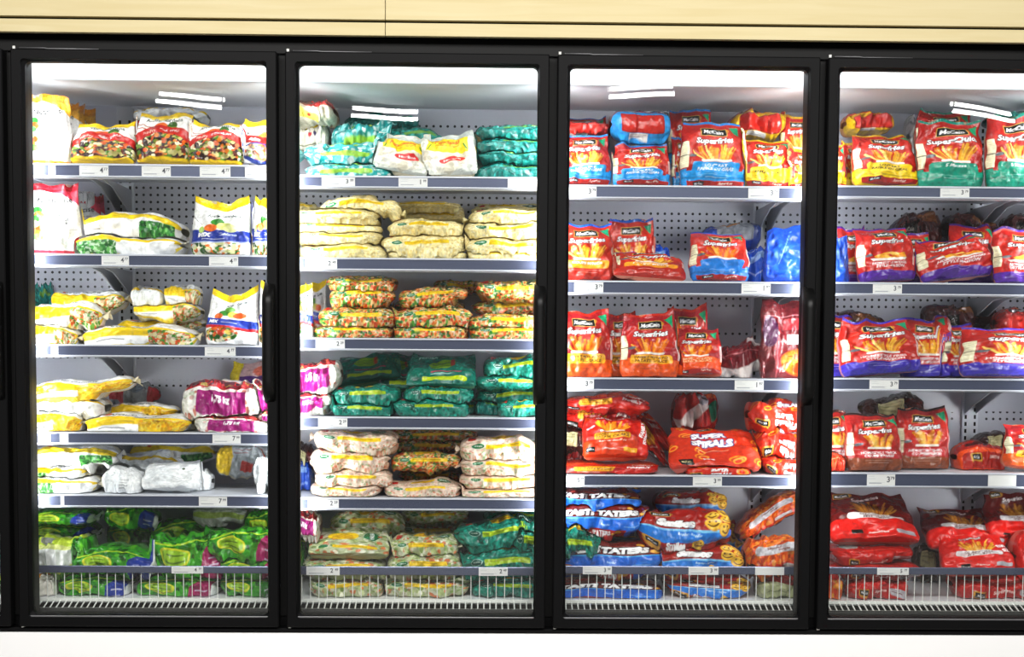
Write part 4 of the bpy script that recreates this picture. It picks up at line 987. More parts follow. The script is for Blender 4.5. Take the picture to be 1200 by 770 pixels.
def bag_points(form, W, H, T, rng, opt, nu, nv):
    """-> P[nv, nuTot, 3], art u, art v, front mask, seal row/column masks (local, x centred, z up from 0, front at -y)"""
    if form == 'S':                                        # standing pouch
        nb = max(18, nu//3)
        th = np.concatenate([np.linspace(-PI/2, PI/2, nu), np.linspace(PI/2, 3*PI/2, nb+2)[1:-1]])
        uf = np.concatenate([np.linspace(0, 1, nu), np.full(nb, 2.0)])
        v = np.concatenate([[0, 0, 0], np.linspace(0, 1, nv)**1.0]); cap = np.array([.02, .5, .85]+[1]*nv)
        TH, V = np.meshgrid(th, v); U, CAP = np.meshgrid(uf, cap, indexing='xy')
        Ua = np.where(U > 1.5, (np.sin(TH)+1)/2, .5+.5*(.8*spow(np.sin(TH), .72)+.2*(2*U-1)))
        fat = opt.get('fat', 1.0)
        prof = np.interp(V, [0, .06, .25, .55, .8, .93, 1], [.60, .84, 1, .94, .62, .18, .03])
        wid = np.interp(V, [0, .08, .3, .6, .85, 1], [.93, .99, 1, .96, .90, .88])
        n1 = vnoise(rng, Ua, V, 3, 3); n2 = vnoise(rng, Ua, V, 7, 6); n3 = vnoise(rng, Ua, V, 14, 11); nr = 1-np.abs(vnoise(rng, Ua, V, 5, 4))
        # section: x follows the film's own arc so the print is not squeezed
        sx = spow(np.sin(TH), .72); sy = -spow(np.cos(TH), .62)
        X = W/2*wid*sx*CAP; Yv = T/2*fat*prof*sy*CAP
        amp = T*.085*np.minimum(1, prof*1.6)
        Yv = Yv+sy*amp*(n1+.8*n2+.5*n3+.6*(nr-.6))*CAP
        X = X+W*.012*vnoise(rng, V*.999, Ua*0+.5, 6, 1)*sx+W*.008*n2*CAP
        Z = H*V
        e0, e1 = opt.get('ears', (opt.get('ear', .3)*rng.uniform(.3, 1), opt.get('ear', .3)*rng.uniform(.3, 1)))
        s_ = X/(W/2)
        lift = np.where(s_ < 0, e0, e1)*np.abs(s_)**2.2*np.clip((V-.62)/.38, 0, 1)**1.5
        Z = Z+H*.19*lift+H*.022*vnoise(rng, Ua, V*0, 5, 1)*np.clip((V-.7)/.3, 0, 1)
        top = np.clip((V-.72)/.28, 0, 1); Yv = Yv+opt.get('flop', rng.uniform(-.25, .35))*T*top**1.6+T*.10*vnoise(rng, Ua, V*0, 6, 1)*top
        front = U < 1.5; seal_row = v >= opt.get('sealv', .945); seal_row[:3] = False
        return np.stack([X, Yv, Z], -1), Ua, V, front, seal_row
    # 'L': pillow lying flat; here u runs left to right and the section goes round
    nb = max(20, nv//2)
    ph = np.concatenate([np.linspace(-PI/2, PI/2, nv), np.linspace(PI/2, 3*PI/2, nb+2)[1:-1]])   # bottom -> front -> top, then back
    fr = np.concatenate([np.ones(nv), np.zeros(nb)])
    u = np.linspace(0, 1, nu); PH, U = np.meshgrid(ph, u); FR, _ = np.meshgrid(fr, u)
    g = opt.get('round', 3.0); taper = np.clip(1-np.abs(2*U-1)**(g*1.5), 0, 1)**.5; taperd = np.clip(1-np.abs(2*U-1)**(g*3), 0, 1)**.5
    hmin = .22
    hh = hmin+(1-hmin)*taper; dd = .45+.55*taperd
    sz = spow(np.sin(PH), .8); sy = -spow(np.cos(PH), .62)*np.where(FR > .5, 1, 1)
    Va = np.clip(.62*(np.sin(PH)+1)/2/.93, 0, .62)+.38*np.clip((1+sy)/1.0, 0, 1)*(PH > 0)
    Va = np.where(FR > .5, np.clip(Va, 0, 1), .95)
    n1 = vnoise(rng, U, Va, 4, 2); n2 = vnoise(rng, U, Va, 9, 4); n3 = vnoise(rng, U, Va, 18, 9); nr = 1-np.abs(vnoise(rng, U, Va, 7, 3))
    X = W*(U-.5); D2 = T/2
    Z = H/2*hh*sz; Yv = D2*dd*sy
    lump = opt.get('lump', 1.0)*(n1*.7+n2*.55+n3*.35+.5*(nr-.6))
    Z = Z+sz*H*.075*lump*hh; Yv = Yv+sy*H*.14*lump*hh
    zc = H*.16*rng.uniform(-.6, .4)*(np.abs(2*U-1)**2)+H*.06*vnoise(rng, U, U*0, 3, 1)+H*opt.get('bow', 0)*(1-(2*U-1)**2)
    Z = Z+zc
    X = X+W*.012*n2
    P = np.stack([X, Yv, Z+H/2], -1)
    seal_row = (u < opt.get('sealu', .0)) | (u > 1-opt.get('sealu', .0))
    return P, U, Va, FR > .5, seal_row

FILMS = [M_FILM, M_CLEAR]
REC = []
def build_bag(door, shelf, form, code, x0, y0, x1, y1, layer=0.0, **o):
    """one bag. x0..y1: its outline in the photograph; layer: row behind the glass"""
    name, desc, _, fm = D[code]
    seed = int(x0*131+y0*17+x1*7+door*1009+shelf*97+layer*53) & 0x7fffffff
    rng = np.random.default_rng(seed)
    Yf = Y_S0+.014+.1*layer
    xm = (x0+x1)/2
    (xa, _), (xb, _) = at(x0, y1, Yf), at(x1, y1, Yf); za, zb = at(xm, y1, Yf)[1], at(xm, y0, Yf)[1]
    W, H = xb-xa, zb-za
    tilt = o.get('tilt', 8 if form == 'S' else 0); roll = o.get('roll', 0.0); yaw = o.get('yaw', rng.uniform(-5, 5) if form == 'S' else rng.uniform(-3, 3))
    if form == 'S': T = o.get('T', min(.10, W*.42)); H = H/max(.35, math.cos(math.radians(tilt)))
    else: T = o['T']
    if roll:                                             # undo the growth of the outline by the roll
        c, s_ = abs(math.cos(math.radians(roll))), abs(math.sin(math.radians(roll)))
        den = c*c-s_*s_
        W2, H2 = (W*c-H*s_)/den, (H*c-W*s_)/den
        if W2 > .3*W and H2 > .25*H: W, H = W2, H2
    pw, ph = x1-x0, y1-y0
    q_ = 1.9 if layer < .45 else 1.3
    nu = int(np.clip(pw*q_, 24, 210)); nv = int(np.clip(ph*q_, 20, 190)) if form == 'S' else int(np.clip(ph*q_*1.35, 24, 130))
    P, U, V, front, sealr = bag_points(form, W, H, T, rng, o, nu, nv)
    R = rotm(-tilt, -roll, yaw); P = P@R.T
    a = get_art(code)
    f = int(min(a.shape[1]/max(nu, 8), a.shape[0]/max(8, nv))); a = shrink(a, max(1, f))
    Uc = 1-U if o.get('flip') else U
    C = sample(a, np.clip(Uc, 0, 1), np.clip(V, 0, 1))
    base = a.reshape(-1, 3).mean(0); C = np.where(front[..., None], C, base)
    if o.get('dim'): pass
    # settle into place: match the outline, then rest on the shelf
    sz_ = SHELF_Z[(door, shelf)]
    rest = o.get('rest', abs(za-sz_) < .016)
    P[..., 1] += Yf-P[..., 1].min()
    def ext(q, low=False):
        if form == 'S' or roll: return q[:, 1].max()-q[:, 1].min()
        g = q[:, 1].reshape(P.shape[:2]); n = len(g); t = np.sort(g.min(1))[n//3]; b_ = np.sort(g.max(1))[-n//3]
        return b_ if low else b_-t
    sx, ox, sz, oz = 1.0, (xa+xb)/2, 1.0, za-P[..., 2].min()
    Q = P.copy(); Q[..., 0] += ox; Q[..., 2] += oz
    for it in range(4):
        q = proj(Q.reshape(-1, 3)); lo, hi = q.min(0), q.max(0)
        k = (x1-x0)/(hi[0]-lo[0]); cx_ = Q[..., 0].mean(); Q[..., 0] = cx_+(Q[..., 0]-cx_)*k
        k = (y1-y0)/ext(q); zmin = Q[..., 2].min(); Q[..., 2] = zmin+(Q[..., 2]-zmin)*k
        q = proj(Q.reshape(-1, 3)); lo, hi = q.min(0), q.max(0)
        if form == 'L' and not roll: hi[1] = ext(q, True)
        Q[..., 0] += ((x0+x1)-(lo[0]+hi[0]))/2*.00243; Q[..., 2] += (hi[1]-y1)*.00243
    if rest:
        zt = Q[..., 2].max(); zmin = Q[..., 2].min(); Q[..., 2] = sz_+.0006+(Q[..., 2]-zmin)*(zt-sz_)/(zt-zmin)
    elif Q[..., 2].min() < sz_+.0006: Q[..., 2] += sz_+.0006-Q[..., 2].min()
    lid = z_ceil-.02 if shelf == 0 else UNDER[(door, shelf-1)] if shelf != 9 else UNDER[(door, len(RAILS[door])-1)]
    zt, zm = Q[..., 2].max(), Q[..., 2].min()
    if zt > lid-.002: Q[..., 2] = zm+(Q[..., 2]-zm)*max(.3, (lid-.002-zm)/(zt-zm)) if zm < lid-.02 else Q[..., 2]
    bx0, bx1 = BAYX[door][0]+.002, BAYX[door][1]-.002               # keep to its own bay, behind the mullions
    xl, xr = Q[..., 0].min(), Q[..., 0].max()
    if xr > bx1: Q[..., 0] = xl+(Q[..., 0]-xl)*(bx1-xl)/(xr-xl); xr = bx1
    if xl < bx0 and door > 1: Q[..., 0] = xr-(xr-Q[..., 0])*(xr-bx0)/(xr-xl)
    conform(door, shelf, Q, form if abs(roll) < 12 else 'R', sz_)
    top_limit(door, shelf, Q, lid)
    ym = Q[..., 1].max()
    if ym > Y_BACK-.016: Q[..., 1] = Yf+(Q[..., 1]-Yf)*(Y_BACK-.016-Yf)/(ym-Yf)
    return dict(Q=Q, lid=lid, L=layer, d=door, s=shelf, emit=lambda: emit_bag(Q, C, name, form, fm, sealr, o, nv, rng, door, shelf, code, desc, x0, y0, x1, y1, layer))

def emit_bag(Q, C, name, form, fm, sealr, o, nv, rng, door, shelf, code, desc, x0, y0, x1, y1, layer):
    org = np.array([(Q[..., 0].min()+Q[..., 0].max())/2, Q[..., 1].mean(), Q[..., 2].min()])
    Q = Q-org
    root = empty(name, org)
    m = FILMS[fm]
    if form == 'S' and sealr.any():
        k = int(np.argmax(sealr)); grid_obj('pouch', Q[:k+1], C[:k+1], True, m, root)
        S = Q[k:].copy(); S[..., 1] += .0016*np.sin(np.arange(S.shape[1])*1.9)[None, :]*np.linspace(0, 1, len(S))[:, None]
        grid_obj('top_seal', S, C[k:], True, m, root)
    else:
        grid_obj('pouch', Q, C, True, m, root)
        if o.get('fin'):                                 # crimped end seal sticking out sideways
            sgn = o['fin']; e = Q[-1] if sgn > 0 else Q[0]; c = e.mean(0); n = 9; L = .016+.008*rng.random()
            hz = max(.010, (Q[..., 2].max()-Q[..., 2].min())*.33); dp = max(.03, (e[:, 1].max()-e[:, 1].min())*.5)
            s2 = np.linspace(-1, 1, 15); t2 = np.linspace(0, 1, n); Tt, Ss = np.meshgrid(t2, s2, indexing='ij')
            Pf = np.stack([c[0]+sgn*(Tt*L-.004)+.002*np.sin(Ss*9)*Tt, c[1]+Ss*dp, c[2]+hz*.5*np.sin(Ss*2.6+rng.uniform(0, 3))*Tt+.003*np.sin(Ss*12)*Tt], -1)
            Pb = Pf[::-1]+np.array([0, 0, .0012])
            Pp = np.concatenate([Pf, Pb]); ec = (C[-1] if sgn > 0 else C[0])[:max(4, nv//2)].mean(0)
            zmn = Pp[..., 2].min()
            if zmn < 0: Pp[..., 2] += -zmn
            grid_obj('end_seal', Pp, np.broadcast_to(np.clip(ec*1.1, 0, 1), Pp.shape).copy(), False, m, root)
    REC.append(dict(o=root, d=door, s=shelf, c=code, desc=desc, x=(x0+x1)/2, x0=x0, x1=x1, y=(y0+y1)/2, y1=y1, L=layer, w=o.get('lab')))
    return root
def row(door, shelf, form, code, x0, y0, x1, y1, n, dl, **o):
    """the same bag again and again, one behind the other on the shelf"""
    Yf = Y_S0+.014; k0 = (CD+Yf)
    for i in range(n):
        L = o.get('l0', 0)+i*dl; k = k0/(k0+.1*(L-o.get('l0', 0))); j = np.random.default_rng(i*7+int(x0)).uniform(-2, 2, 2)*(i > 0)
        f = lambda x: 571+(x-571)*k
        g = lambda y: 415+(y-415)*k
        bag(door, shelf, form, code, f(x0)+j[0], g(y0)+j[1], f(x1)+j[0], g(y1), L, **{q: v for q, v in o.items() if q != 'l0'})

SPEC = []
HM = {}
HX0, HY0, HS = RX0-.2, -.02, .004
HSH = (int((RX1-RX0+.5)/HS), int(.62/HS))
def dense(Q):
    """the film between the mesh points too"""
    A = np.concatenate([Q, Q[:, :1]], 1); A = np.concatenate([A[:, :-1]*(1-t)+A[:, 1:]*t for t in (0, .25, .5, .75)], 1)
    return np.concatenate([A[:-1]*(1-t)+A[1:]*t for t in (0, .5)]+[A[-1:]], 0)
def soften(a, n):
    for _ in range(n):
        b_ = a.copy(); b_[1:-1] = (a[:-2]+2*a[1:-1]+a[2:])/4; a = b_
    return a
def top_limit(door, shelf, Q, lid):
    """nothing pokes through the shelf above or its brackets"""
    cap = np.full(Q.shape[:2], lid-.002)
    if shelf:
        zb = lid+.008
        for px in (150, 642, 889, 1138):
            xu = at(px, 400, Y_BACK)[0]
            pr = np.interp(Q[..., 1], [Y_S0+.03, Y_S0+.16, Y_S0+.30, Y_BACK-.0135], [zb-.002, zb-.012, zb-.055, zb-.085])-.003
            cap = np.where(np.abs(Q[..., 0]-xu) < .034, np.minimum(cap, pr), cap)
    over = np.clip(Q[..., 2]-cap, 0, None)
    if over.max() > 0:
        o2 = np.maximum(over, soften(over, 6)); zm = Q[..., 2].min(); Q[..., 2] = np.maximum(Q[..., 2]-o2, zm+.0005*(Q[..., 2]-zm))
def conform(door, shelf, Q, form, zsh):
    """soft bags settle: the underside follows what lies below, then this bag is added to the height map"""
    h = HM.setdefault((door, shelf), np.full(HSH, zsh))
    i = np.clip(((Q[..., 0]-HX0)/HS).astype(int), 0, HSH[0]-1); j = np.clip(((Q[..., 1]-HY0)/HS).astype(int), 0, HSH[1]-1)
    g = h[i, j]; z = Q[..., 2]; zm, zt = z.min(), z.max(); H = zt-zm; t = (z-zm)/max(H, 1e-6)
    if form == 'L':
        lowr = np.clip(1-t/.55, 0, 1)                      # 1 at the bottom, 0 above the middle
        down = np.clip(z-g-.001, 0, .014)*np.minimum(1, lowr*1.6)*np.clip((.03-(z-g))/.012, 0, 1)
        z = z-soften(down, 4)
    up = g+.0012+.12*H*t-z
    lim = max(.03, .8*H); up = np.where(up > 0, up*np.clip((lim-up)/(.3*lim), 0, 1), 0)
    up = np.maximum(up*(up < .012), soften(up, 2)); z = np.minimum(z+up, np.maximum(z, zt+.004+.06*H))
    if form != 'R': Q[..., 2] = z
    E = dense(Q); i = ((E[..., 0]-HX0)/HS).astype(int); j = ((E[..., 1]-HY0)/HS).astype(int)
    for di in (0, 1):
        for dj in (0, 1): np.maximum.at(h, (np.clip(i+di, 0, HSH[0]-1), np.clip(j+dj, 0, HSH[1]-1)), E[..., 2])
def bag(door, shelf, form, code, x0, y0, x1, y1, layer=0.0, **o):
    W = (x1-x0)*.0026
    if form == 'S': dep = min(.10, W*.42)*.8 if 'T' not in o else o['T']*.8
    else:
        o.setdefault('T', min(.24, max(.12, W*.8))); dep = o['T']
    t = math.radians(o.get('tilt', 8 if form == 'S' else 0)); dep = max(dep, dep*math.cos(t)+(y1-y0)*.0026*math.tan(t)*.8) if form == 'S' else dep
    SPEC.append([door, shelf, form, code, x0, y0, x1, y1, layer, o, dep])
def settle():
    """rows further back start where the row in front of them ends"""
    by = {}
    for s in SPEC: by.setdefault((s[0], s[1]), []).append(s)
    far = (Y_BACK-.016-Y_S0-.014)/.1
    for L in by.values():
        L.sort(key=lambda s: s[8])
        for i, s in enumerate(L):
            for q in L[:i]:
                ox = min(s[6], q[6])-max(s[4], q[4]); oy = min(s[7], q[7])-max(s[5], q[5])
                if s[8]-q[8] < .25 or ox < 3 or oy < 3: continue
                if ox*oy < .06*min((s[6]-s[4])*(s[7]-s[5]), (q[6]-q[4])*(q[7]-q[5])): continue
                need = q[8]+q[10]*10
                if s[8] < need:
                    lim = far-s[10]*10
                    if need > lim:                                  # too deep for the shelf: both bags give way
                        if q[2] == 'L':
                            q[9]['T'] = q[10] = max(.08, q[10]*.72)
                        if s[2] == 'L': s[9]['T'] = s[10] = max(.07, min(s[10], (far-q[8]-q[10]*10)/10))
                        need = min(q[8]+q[10]*10, max(s[8], far-s[10]*10))
                    s[8] = max(s[8], need)
def build_all():
    settle()
    out = [build_bag(d, s, f, c, x0, y0, x1, y1, l, **o) for d, s, f, c, x0, y0, x1, y1, l, o, dep in sorted(SPEC, key=lambda q: (q[0], q[1], -q[7]+(0 if q[2] == 'L' else 4)))]
    # a bag further back gives way to the back of the bag in front of it
    g = .004; by = {}
    for r in out: by.setdefault((r['d'], r['s']), []).append(r)
    for L in by.values():
        L.sort(key=lambda r: r['L']); maps = []
        for r in L:
            Q = r['Q']; i = ((Q[..., 0]-HX0)/g).astype(int); k = ((Q[..., 2]-FLOOR_Z)/g).astype(int)
            F = np.full(i.shape, -9.0)
            for l2, m, i0, k0 in maps:
                if l2 > r['L']-.25: continue
                a, b_ = i-i0, k-k0; ok = (a >= 0) & (b_ >= 0) & (a < m.shape[0]) & (b_ < m.shape[1])
                F[ok] = np.maximum(F[ok], m[a[ok], b_[ok]])
            push = np.clip(F+.0015-Q[..., 1], 0, None); push[push > .07] = 0
            Q[..., 1] = np.minimum(Q[..., 1]+push, np.maximum(Q[..., 1], Y_BACK-.0165))
            E = dense(Q); i = ((E[..., 0]-HX0)/g).astype(int); k = ((E[..., 2]-FLOOR_Z)/g).astype(int)
            i0, k0 = i.min()-1, k.min()-1; m = np.full((i.max()-i0+3, k.max()-k0+3), -9.0)
            for di in (0, 1):
                for dk in (0, 1): np.maximum.at(m, (i-i0+di, k-k0+dk), E[..., 1])
            maps.append((r['L'], m, i0, k0))
        # neighbours in a row touch side by side
        L.sort(key=lambda r: r['Q'][..., 0].mean()); maps = []
        for r in L:
            Q = r['Q']; j = ((Q[..., 1]-HY0)/g).astype(int); k = ((Q[..., 2]-FLOOR_Z)/g).astype(int); F = np.full(j.shape, -9.0)
            for l2, m, j0, k0, xm in maps:
                if abs(l2-r['L']) > .45 or xm > Q[..., 0].mean()-.03: continue
                a, b_ = j-j0, k-k0; ok = (a >= 0) & (b_ >= 0) & (a < m.shape[0]) & (b_ < m.shape[1])
                F[ok] = np.maximum(F[ok], m[a[ok], b_[ok]])
            push = np.clip(F+.001-Q[..., 0], 0, None); push[push > .022] = 0
            Q[..., 0] = np.where(push > 0, np.minimum(Q[..., 0]+push, np.maximum(Q[..., 0], Q[..., 0].max()-.004)), Q[..., 0])
            E = dense(Q); j = ((E[..., 1]-HY0)/g).astype(int); k = ((E[..., 2]-FLOOR_Z)/g).astype(int)
            j0, k0 = j.min()-1, k.min()-1; m = np.full((j.max()-j0+3, k.max()-k0+3), -9.0)
            for dj in (0, 1):
                for dk in (0, 1): np.maximum.at(m, (j-j0+dj, k-k0+dk), E[..., 0])
            maps.append((r['L'], m, j0, k0, Q[..., 0].mean()))
    # last, whatever still dips into the bag below is lifted clear of it
    for key, L in by.items():
        g = .003; h = np.full((int((RX1-RX0+.5)/g), int(.62/g)), SHELF_Z[key])
        for r in [q for q in out if (q['d'], q['s']) == key]:
            Q = r['Q']; i = ((Q[..., 0]-HX0)/g).astype(int); j = ((Q[..., 1]-HY0)/g).astype(int)
            zm, zt = Q[..., 2].min(), Q[..., 2].max()
            up = h[i, j]+.0009+.10*(Q[..., 2]-zm)-Q[..., 2]; lim = .045
            Q[..., 2] = np.where((up > 0) & (up < lim), np.minimum(Q[..., 2]+up, np.maximum(Q[..., 2], zt+.010)), Q[..., 2])
            top_limit(key[0], key[1], Q, r['lid'])
            E = dense(Q); i = ((E[..., 0]-HX0)/g).astype(int); j = ((E[..., 1]-HY0)/g).astype(int)
            for di in (-1, 0, 1):
                for dj in (-1, 0, 1): np.maximum.at(h, (np.clip(i+di, 0, h.shape[0]-1), np.clip(j+dj, 0, h.shape[1]-1)), E[..., 2])
    for r in out: r['emit']()

# ------------------------------------------------------------------ first door
row(1, 0, 'S', 'no', 30, 99, 86, 192, 4, .85, T=.06, fat=.9, tilt=3, ear=.1, yaw=14)
bag(1, 0, 'S', 'st', 82, 142, 162, 193, 0, tilt=24, ear=.2, yaw=0)
bag(1, 0, 'S', 'st', 157, 132, 227, 193, .1, tilt=20, ear=.5, yaw=3)
bag(1, 0, 'S', 'st2', 220, 140, 289, 193, 0, tilt=22, ear=.3, yaw=0)
bag(1, 0, 'S', 'as', 281, 139, 330, 193, 0, tilt=18, ear=.5)
bag(1, 0, 'L', 'wb', 157, 117, 250, 146, 1.9, lump=1.4)
bag(1, 0, 'L', 'rg', 150, 140, 250, 186, 2.0, lump=1.2)
row(1, 1, 'S', 'nr', 34, 204, 96, 298, 5, .72, T=.055, fat=.9, tilt=3, ear=.1, yaw=14)
bag(1, 1, 'L', 'pl', 88, 277, 222, 298, 0, fin=1)
bag(1, 1, 'L', 'pb', 95, 250, 223, 283, .1, roll=0, bow=.2)
bag(1, 1, 'S', 'mx', 224, 229, 296, 298, 0, tilt=10, ears=(.9, 1.0), yaw=0)
bag(1, 1, 'S', 'mx', 294, 229, 345, 298, .05, tilt=10, ears=(.6, .3))
bag(1, 2, 'L', 'td', 40, 334, 74, 386, 2.0, lump=1.6)
bag(1, 2, 'L', 'vl', 30, 381, 100, 404, 0, fin=1)
bag(1, 2, 'L', 'vl', 30, 356, 126, 385, .1, fin=1)
bag(1, 2, 'L', 'vl', 60, 341, 152, 368, 1.2, fin=1)
bag(1, 2, 'L', 'vl', 97, 382, 236, 404, 0, fin=1)
bag(1, 2, 'L', 'vl', 138, 374, 246, 392, .9)
bag(1, 2, 'L', 'vl', 156, 356, 240, 375, .95)
bag(1, 2, 'L', 'wb', 153, 336, 198, 358, 1.0)
bag(1, 2, 'L', 'vl', 192, 334, 238, 358, 1.0)
bag(1, 2, 'S', 'mx2', 241, 333, 306, 404, 0, tilt=12, ears=(1.3, 1.9), yaw=0)
bag(1, 2, 'S', 'mx2', 303, 328, 345, 404, .1, tilt=8, ears=(.8, .2))
bag(1, 3, 'L', 'cl', 30, 481, 108, 507, 0, fin=1)
bag(1, 3, 'L', 'wb', 34, 463, 132, 487, .15)
bag(1, 3, 'L', 'cl', 30, 440, 160, 470, 0, roll=6, fin=1)
bag(1, 3, 'L', 'cl', 100, 485, 232, 507, 0)
bag(1, 3, 'L', 'cl', 126, 472, 212, 490, 1.2)
bag(1, 3, 'L', 'rg', 128, 447, 190, 478, 2.0, roll=8)
bag(1, 3, 'L', 'be', 228, 486, 318, 507, 0)
bag(1, 3, 'L', 'be', 213, 445, 310, 494, .1, lump=.8)
bag(1, 3, 'L', 'be', 296, 448, 345, 484, .3)
bag(1, 3, 'L', 'be', 303, 482, 345, 507, .2)
bag(1, 3, 'S', 'pu', 266, 419, 330, 470, 1.9, tilt=25)
bag(1, 4, 'L', 'pl', 30, 556, 122, 580, 0, fin=1)
bag(1, 4, 'L', 'pl', 30, 543, 110, 568, .2, fin=1)
bag(1, 4, 'L', 'wp', 82, 536, 140, 561, .7)
bag(1, 4, 'L', 'pb', 30, 519, 143, 546, .3, fin=1)
bag(1, 4, 'L', 'wb', 134, 531, 216, 562, .8)
bag(1, 4, 'L', 'wp', 119, 548, 172, 580, 0, round=2.4)
bag(1, 4, 'S', 'wh', 166, 539, 236, 580, 0, tilt=30, ears=(.1, .9), T=.07)
bag(1, 4, 'L', 'wp', 214, 549, 252, 573, 1.0)
bag(1, 4, 'L', 'pb', 146, 520, 256, 545, 1.9)
bag(1, 4, 'L', 'ye', 253, 521, 310, 562, 1.3, roll=-6)
bag(1, 4, 'L', 'ye', 258, 519, 330, 545, 2.0)
bag(1, 4, 'L', 'wp', 297, 536, 345, 580, .1)
# bottom bin of the first door (deck at 704)
bag(1, 9, 'L', 'ow', 36, 671, 76, 704, .05)
bag(1, 9, 'L', 'gb', 68, 671, 166, 704, .05, fin=1)
bag(1, 9, 'L', 'gm', 160, 671, 266, 704, .05)
bag(1, 9, 'L', 'gd', 258, 671, 345, 704, .05)
bag(1, 9, 'L', 'li', 34, 627, 112, 674, .05)
bag(1, 9, 'L', 'gb', 84, 637, 192, 672, -.02, fin=1, T=.2)
bag(1, 9, 'L', 'gm', 176, 624, 272, 674, .05, fin=1)
bag(1, 9, 'L', 'gm', 258, 649, 345, 674, .1)
bag(1, 9, 'L', 'gm', 243, 618, 340, 656, .05, roll=0, fin=-1)
bag(1, 9, 'L', 'gb', 34, 609, 122, 634, .5, fin=1)
bag(1, 9, 'L', 'gb', 34, 594, 120, 615, .6, fin=1)
bag(1, 9, 'L', 'gd', 126, 614, 182, 646, .9)
bag(1, 9, 'L', 'gb', 122, 591, 190, 620, 1.0)
bag(1, 9, 'L', 'gd', 176, 608, 268, 640, .7)
bag(1, 9, 'L', 'gr', 226, 592, 292, 614, 1.4)
bag(1, 9, 'L', 'gd', 286, 593, 345, 630, .9)
# ------------------------------------------------------------------ second door
bag(2, 0, 'L', 'yc', 342, 143, 390, 186, .5, T=.2)
bag(2, 0, 'L', 'rb', 338, 112, 398, 152, .5, roll=8, T=.2)
bag(2, 0, 'L', 'sh', 357, 192, 462, 207, 0)
bag(2, 0, 'L', 'sh', 356, 168, 458, 198, 0, fin=-1, lump=1.3)
bag(2, 0, 'L', 'td', 455, 178, 545, 206, 1.4)
bag(2, 0, 'L', 'sh', 388, 144, 466, 184, 1.1, lump=1.5)
bag(2, 0, 'L', 'td', 446, 150, 522, 186, 1.5)
bag(2, 0, 'L', 'td', 404, 124, 492, 158, 1.9, lump=1.4)
bag(2, 0, 'S', 'br', 437, 154, 503, 208, -.02, tilt=28, yaw=12, ear=.2, roll=-9)
bag(2, 0, 'S', 'br', 493, 152, 560, 208, -.03, tilt=28, yaw=-4, ears=(.0, .6), roll=4)
bag(2, 0, 'S', 'br', 536, 162, 563, 206, .6, tilt=20)
bag(2, 0, 'L', 'td', 553, 192, 645, 207, .2)
bag(2, 0, 'L', 'td', 557, 178, 645, 197, .3)
bag(2, 0, 'L', 'td', 557, 164, 645, 184, .3)
bag(2, 0, 'L', 'td', 556, 147, 645, 169, .4, fin=-1, lump=1.3)
bag(2, 1, 'L', 'cc', 350, 286, 456, 303, 0, fin=1)
bag(2, 1, 'L', 'cc', 346, 272, 452, 290, 0)
bag(2, 1, 'L', 'cc', 342, 262, 449, 276, .15)
bag(2, 1, 'L', 'cc', 342, 245, 447, 266, 0)
bag(2, 1, 'L', 'cc', 369, 227, 471, 256, .1, bow=.35, fin=1)
bag(2, 1, 'L', 'cc', 342, 238, 374, 252, 1.4)
bag(2, 1, 'L', 'cc', 452, 295, 548, 303, .2)
bag(2, 1, 'L', 'cc', 446, 275, 548, 299, 0)
bag(2, 1, 'L', 'cc', 454, 257, 546, 279, .1, bow=.15)
bag(2, 1, 'S', 'ccf', 456, 232, 545, 264, .5, tilt=52, T=.05)
bag(2, 1, 'L', 'cc', 440, 224, 540, 250, 1.9)
bag(2, 1, 'L', 'cc', 544, 293, 650, 303, .2)
bag(2, 1, 'L', 'cc', 543, 279, 650, 299, 0, fin=-1)
bag(2, 1, 'L', 'cc', 543, 261, 650, 284, 0)
bag(2, 1, 'L', 'cc', 549, 244, 650, 267, .1, fin=-1, roll=3)
bag(2, 1, 'S', 'ccf', 552, 224, 652, 254, .5, tilt=48, T=.05)
bag(2, 2, 'S', 'mx2', 338, 332, 368, 397, -.02, tilt=6, ears=(.3, .4))
bag(2, 2, 'S', 'mx2', 354, 327, 384, 396, 1.0, tilt=6, ears=(.3, .4))
bag(2, 2, 'L', 'cv', 364, 381, 463, 397, 0)
bag(2, 2, 'L', 'cv', 373, 361, 467, 384, 0)
bag(2, 2, 'L', 'cv', 388, 353, 462, 367, .6)
bag(2, 2, 'L', 'cv', 386, 336, 464, 359, .4)
bag(2, 2, 'L', 'cv', 382, 318, 467, 341, .3)
bag(2, 2, 'L', 'cv', 460, 382, 551, 397, 0)
bag(2, 2, 'L', 'cv', 458, 361, 557, 384, 0)
bag(2, 2, 'L', 'cv', 462, 352, 545, 368, 1.0)
bag(2, 2, 'L', 'cv', 467, 335, 549, 361, .6, roll=6)
bag(2, 2, 'L', 'cv', 507, 325, 566, 346, .7)
bag(2, 2, 'L', 'cv', 549, 382, 650, 397, 0)
bag(2, 2, 'L', 'cv', 548, 368, 650, 385, 0)
bag(2, 2, 'L', 'cv', 552, 352, 650, 372, .3)
bag(2, 2, 'L', 'cv', 558, 329, 650, 355, .3)
bag(2, 3, 'L', 'be', 330, 461, 391, 489, -.01)
bag(2, 3, 'L', 'be', 330, 422, 402, 465, 0)
bag(2, 3, 'L', 'tl', 386, 471, 466, 488, .1)
bag(2, 3, 'L', 'tl', 387, 452, 471, 475, .1)
bag(2, 3, 'S', 'tlf', 391, 408, 471, 456, .3, tilt=48, T=.05, roll=10)
bag(2, 3, 'S', 'tlf', 446, 408, 492, 460, 1.2, tilt=40)
bag(2, 3, 'L', 'tl', 458, 468, 550, 489, -.02, fin=-1)
bag(2, 3, 'L', 'tl', 472, 452, 556, 472, .1)
bag(2, 3, 'S', 'tlf', 476, 410, 558, 456, .3, tilt=45, T=.05)
bag(2, 3, 'L', 'tl', 534, 470, 562, 488, .6)
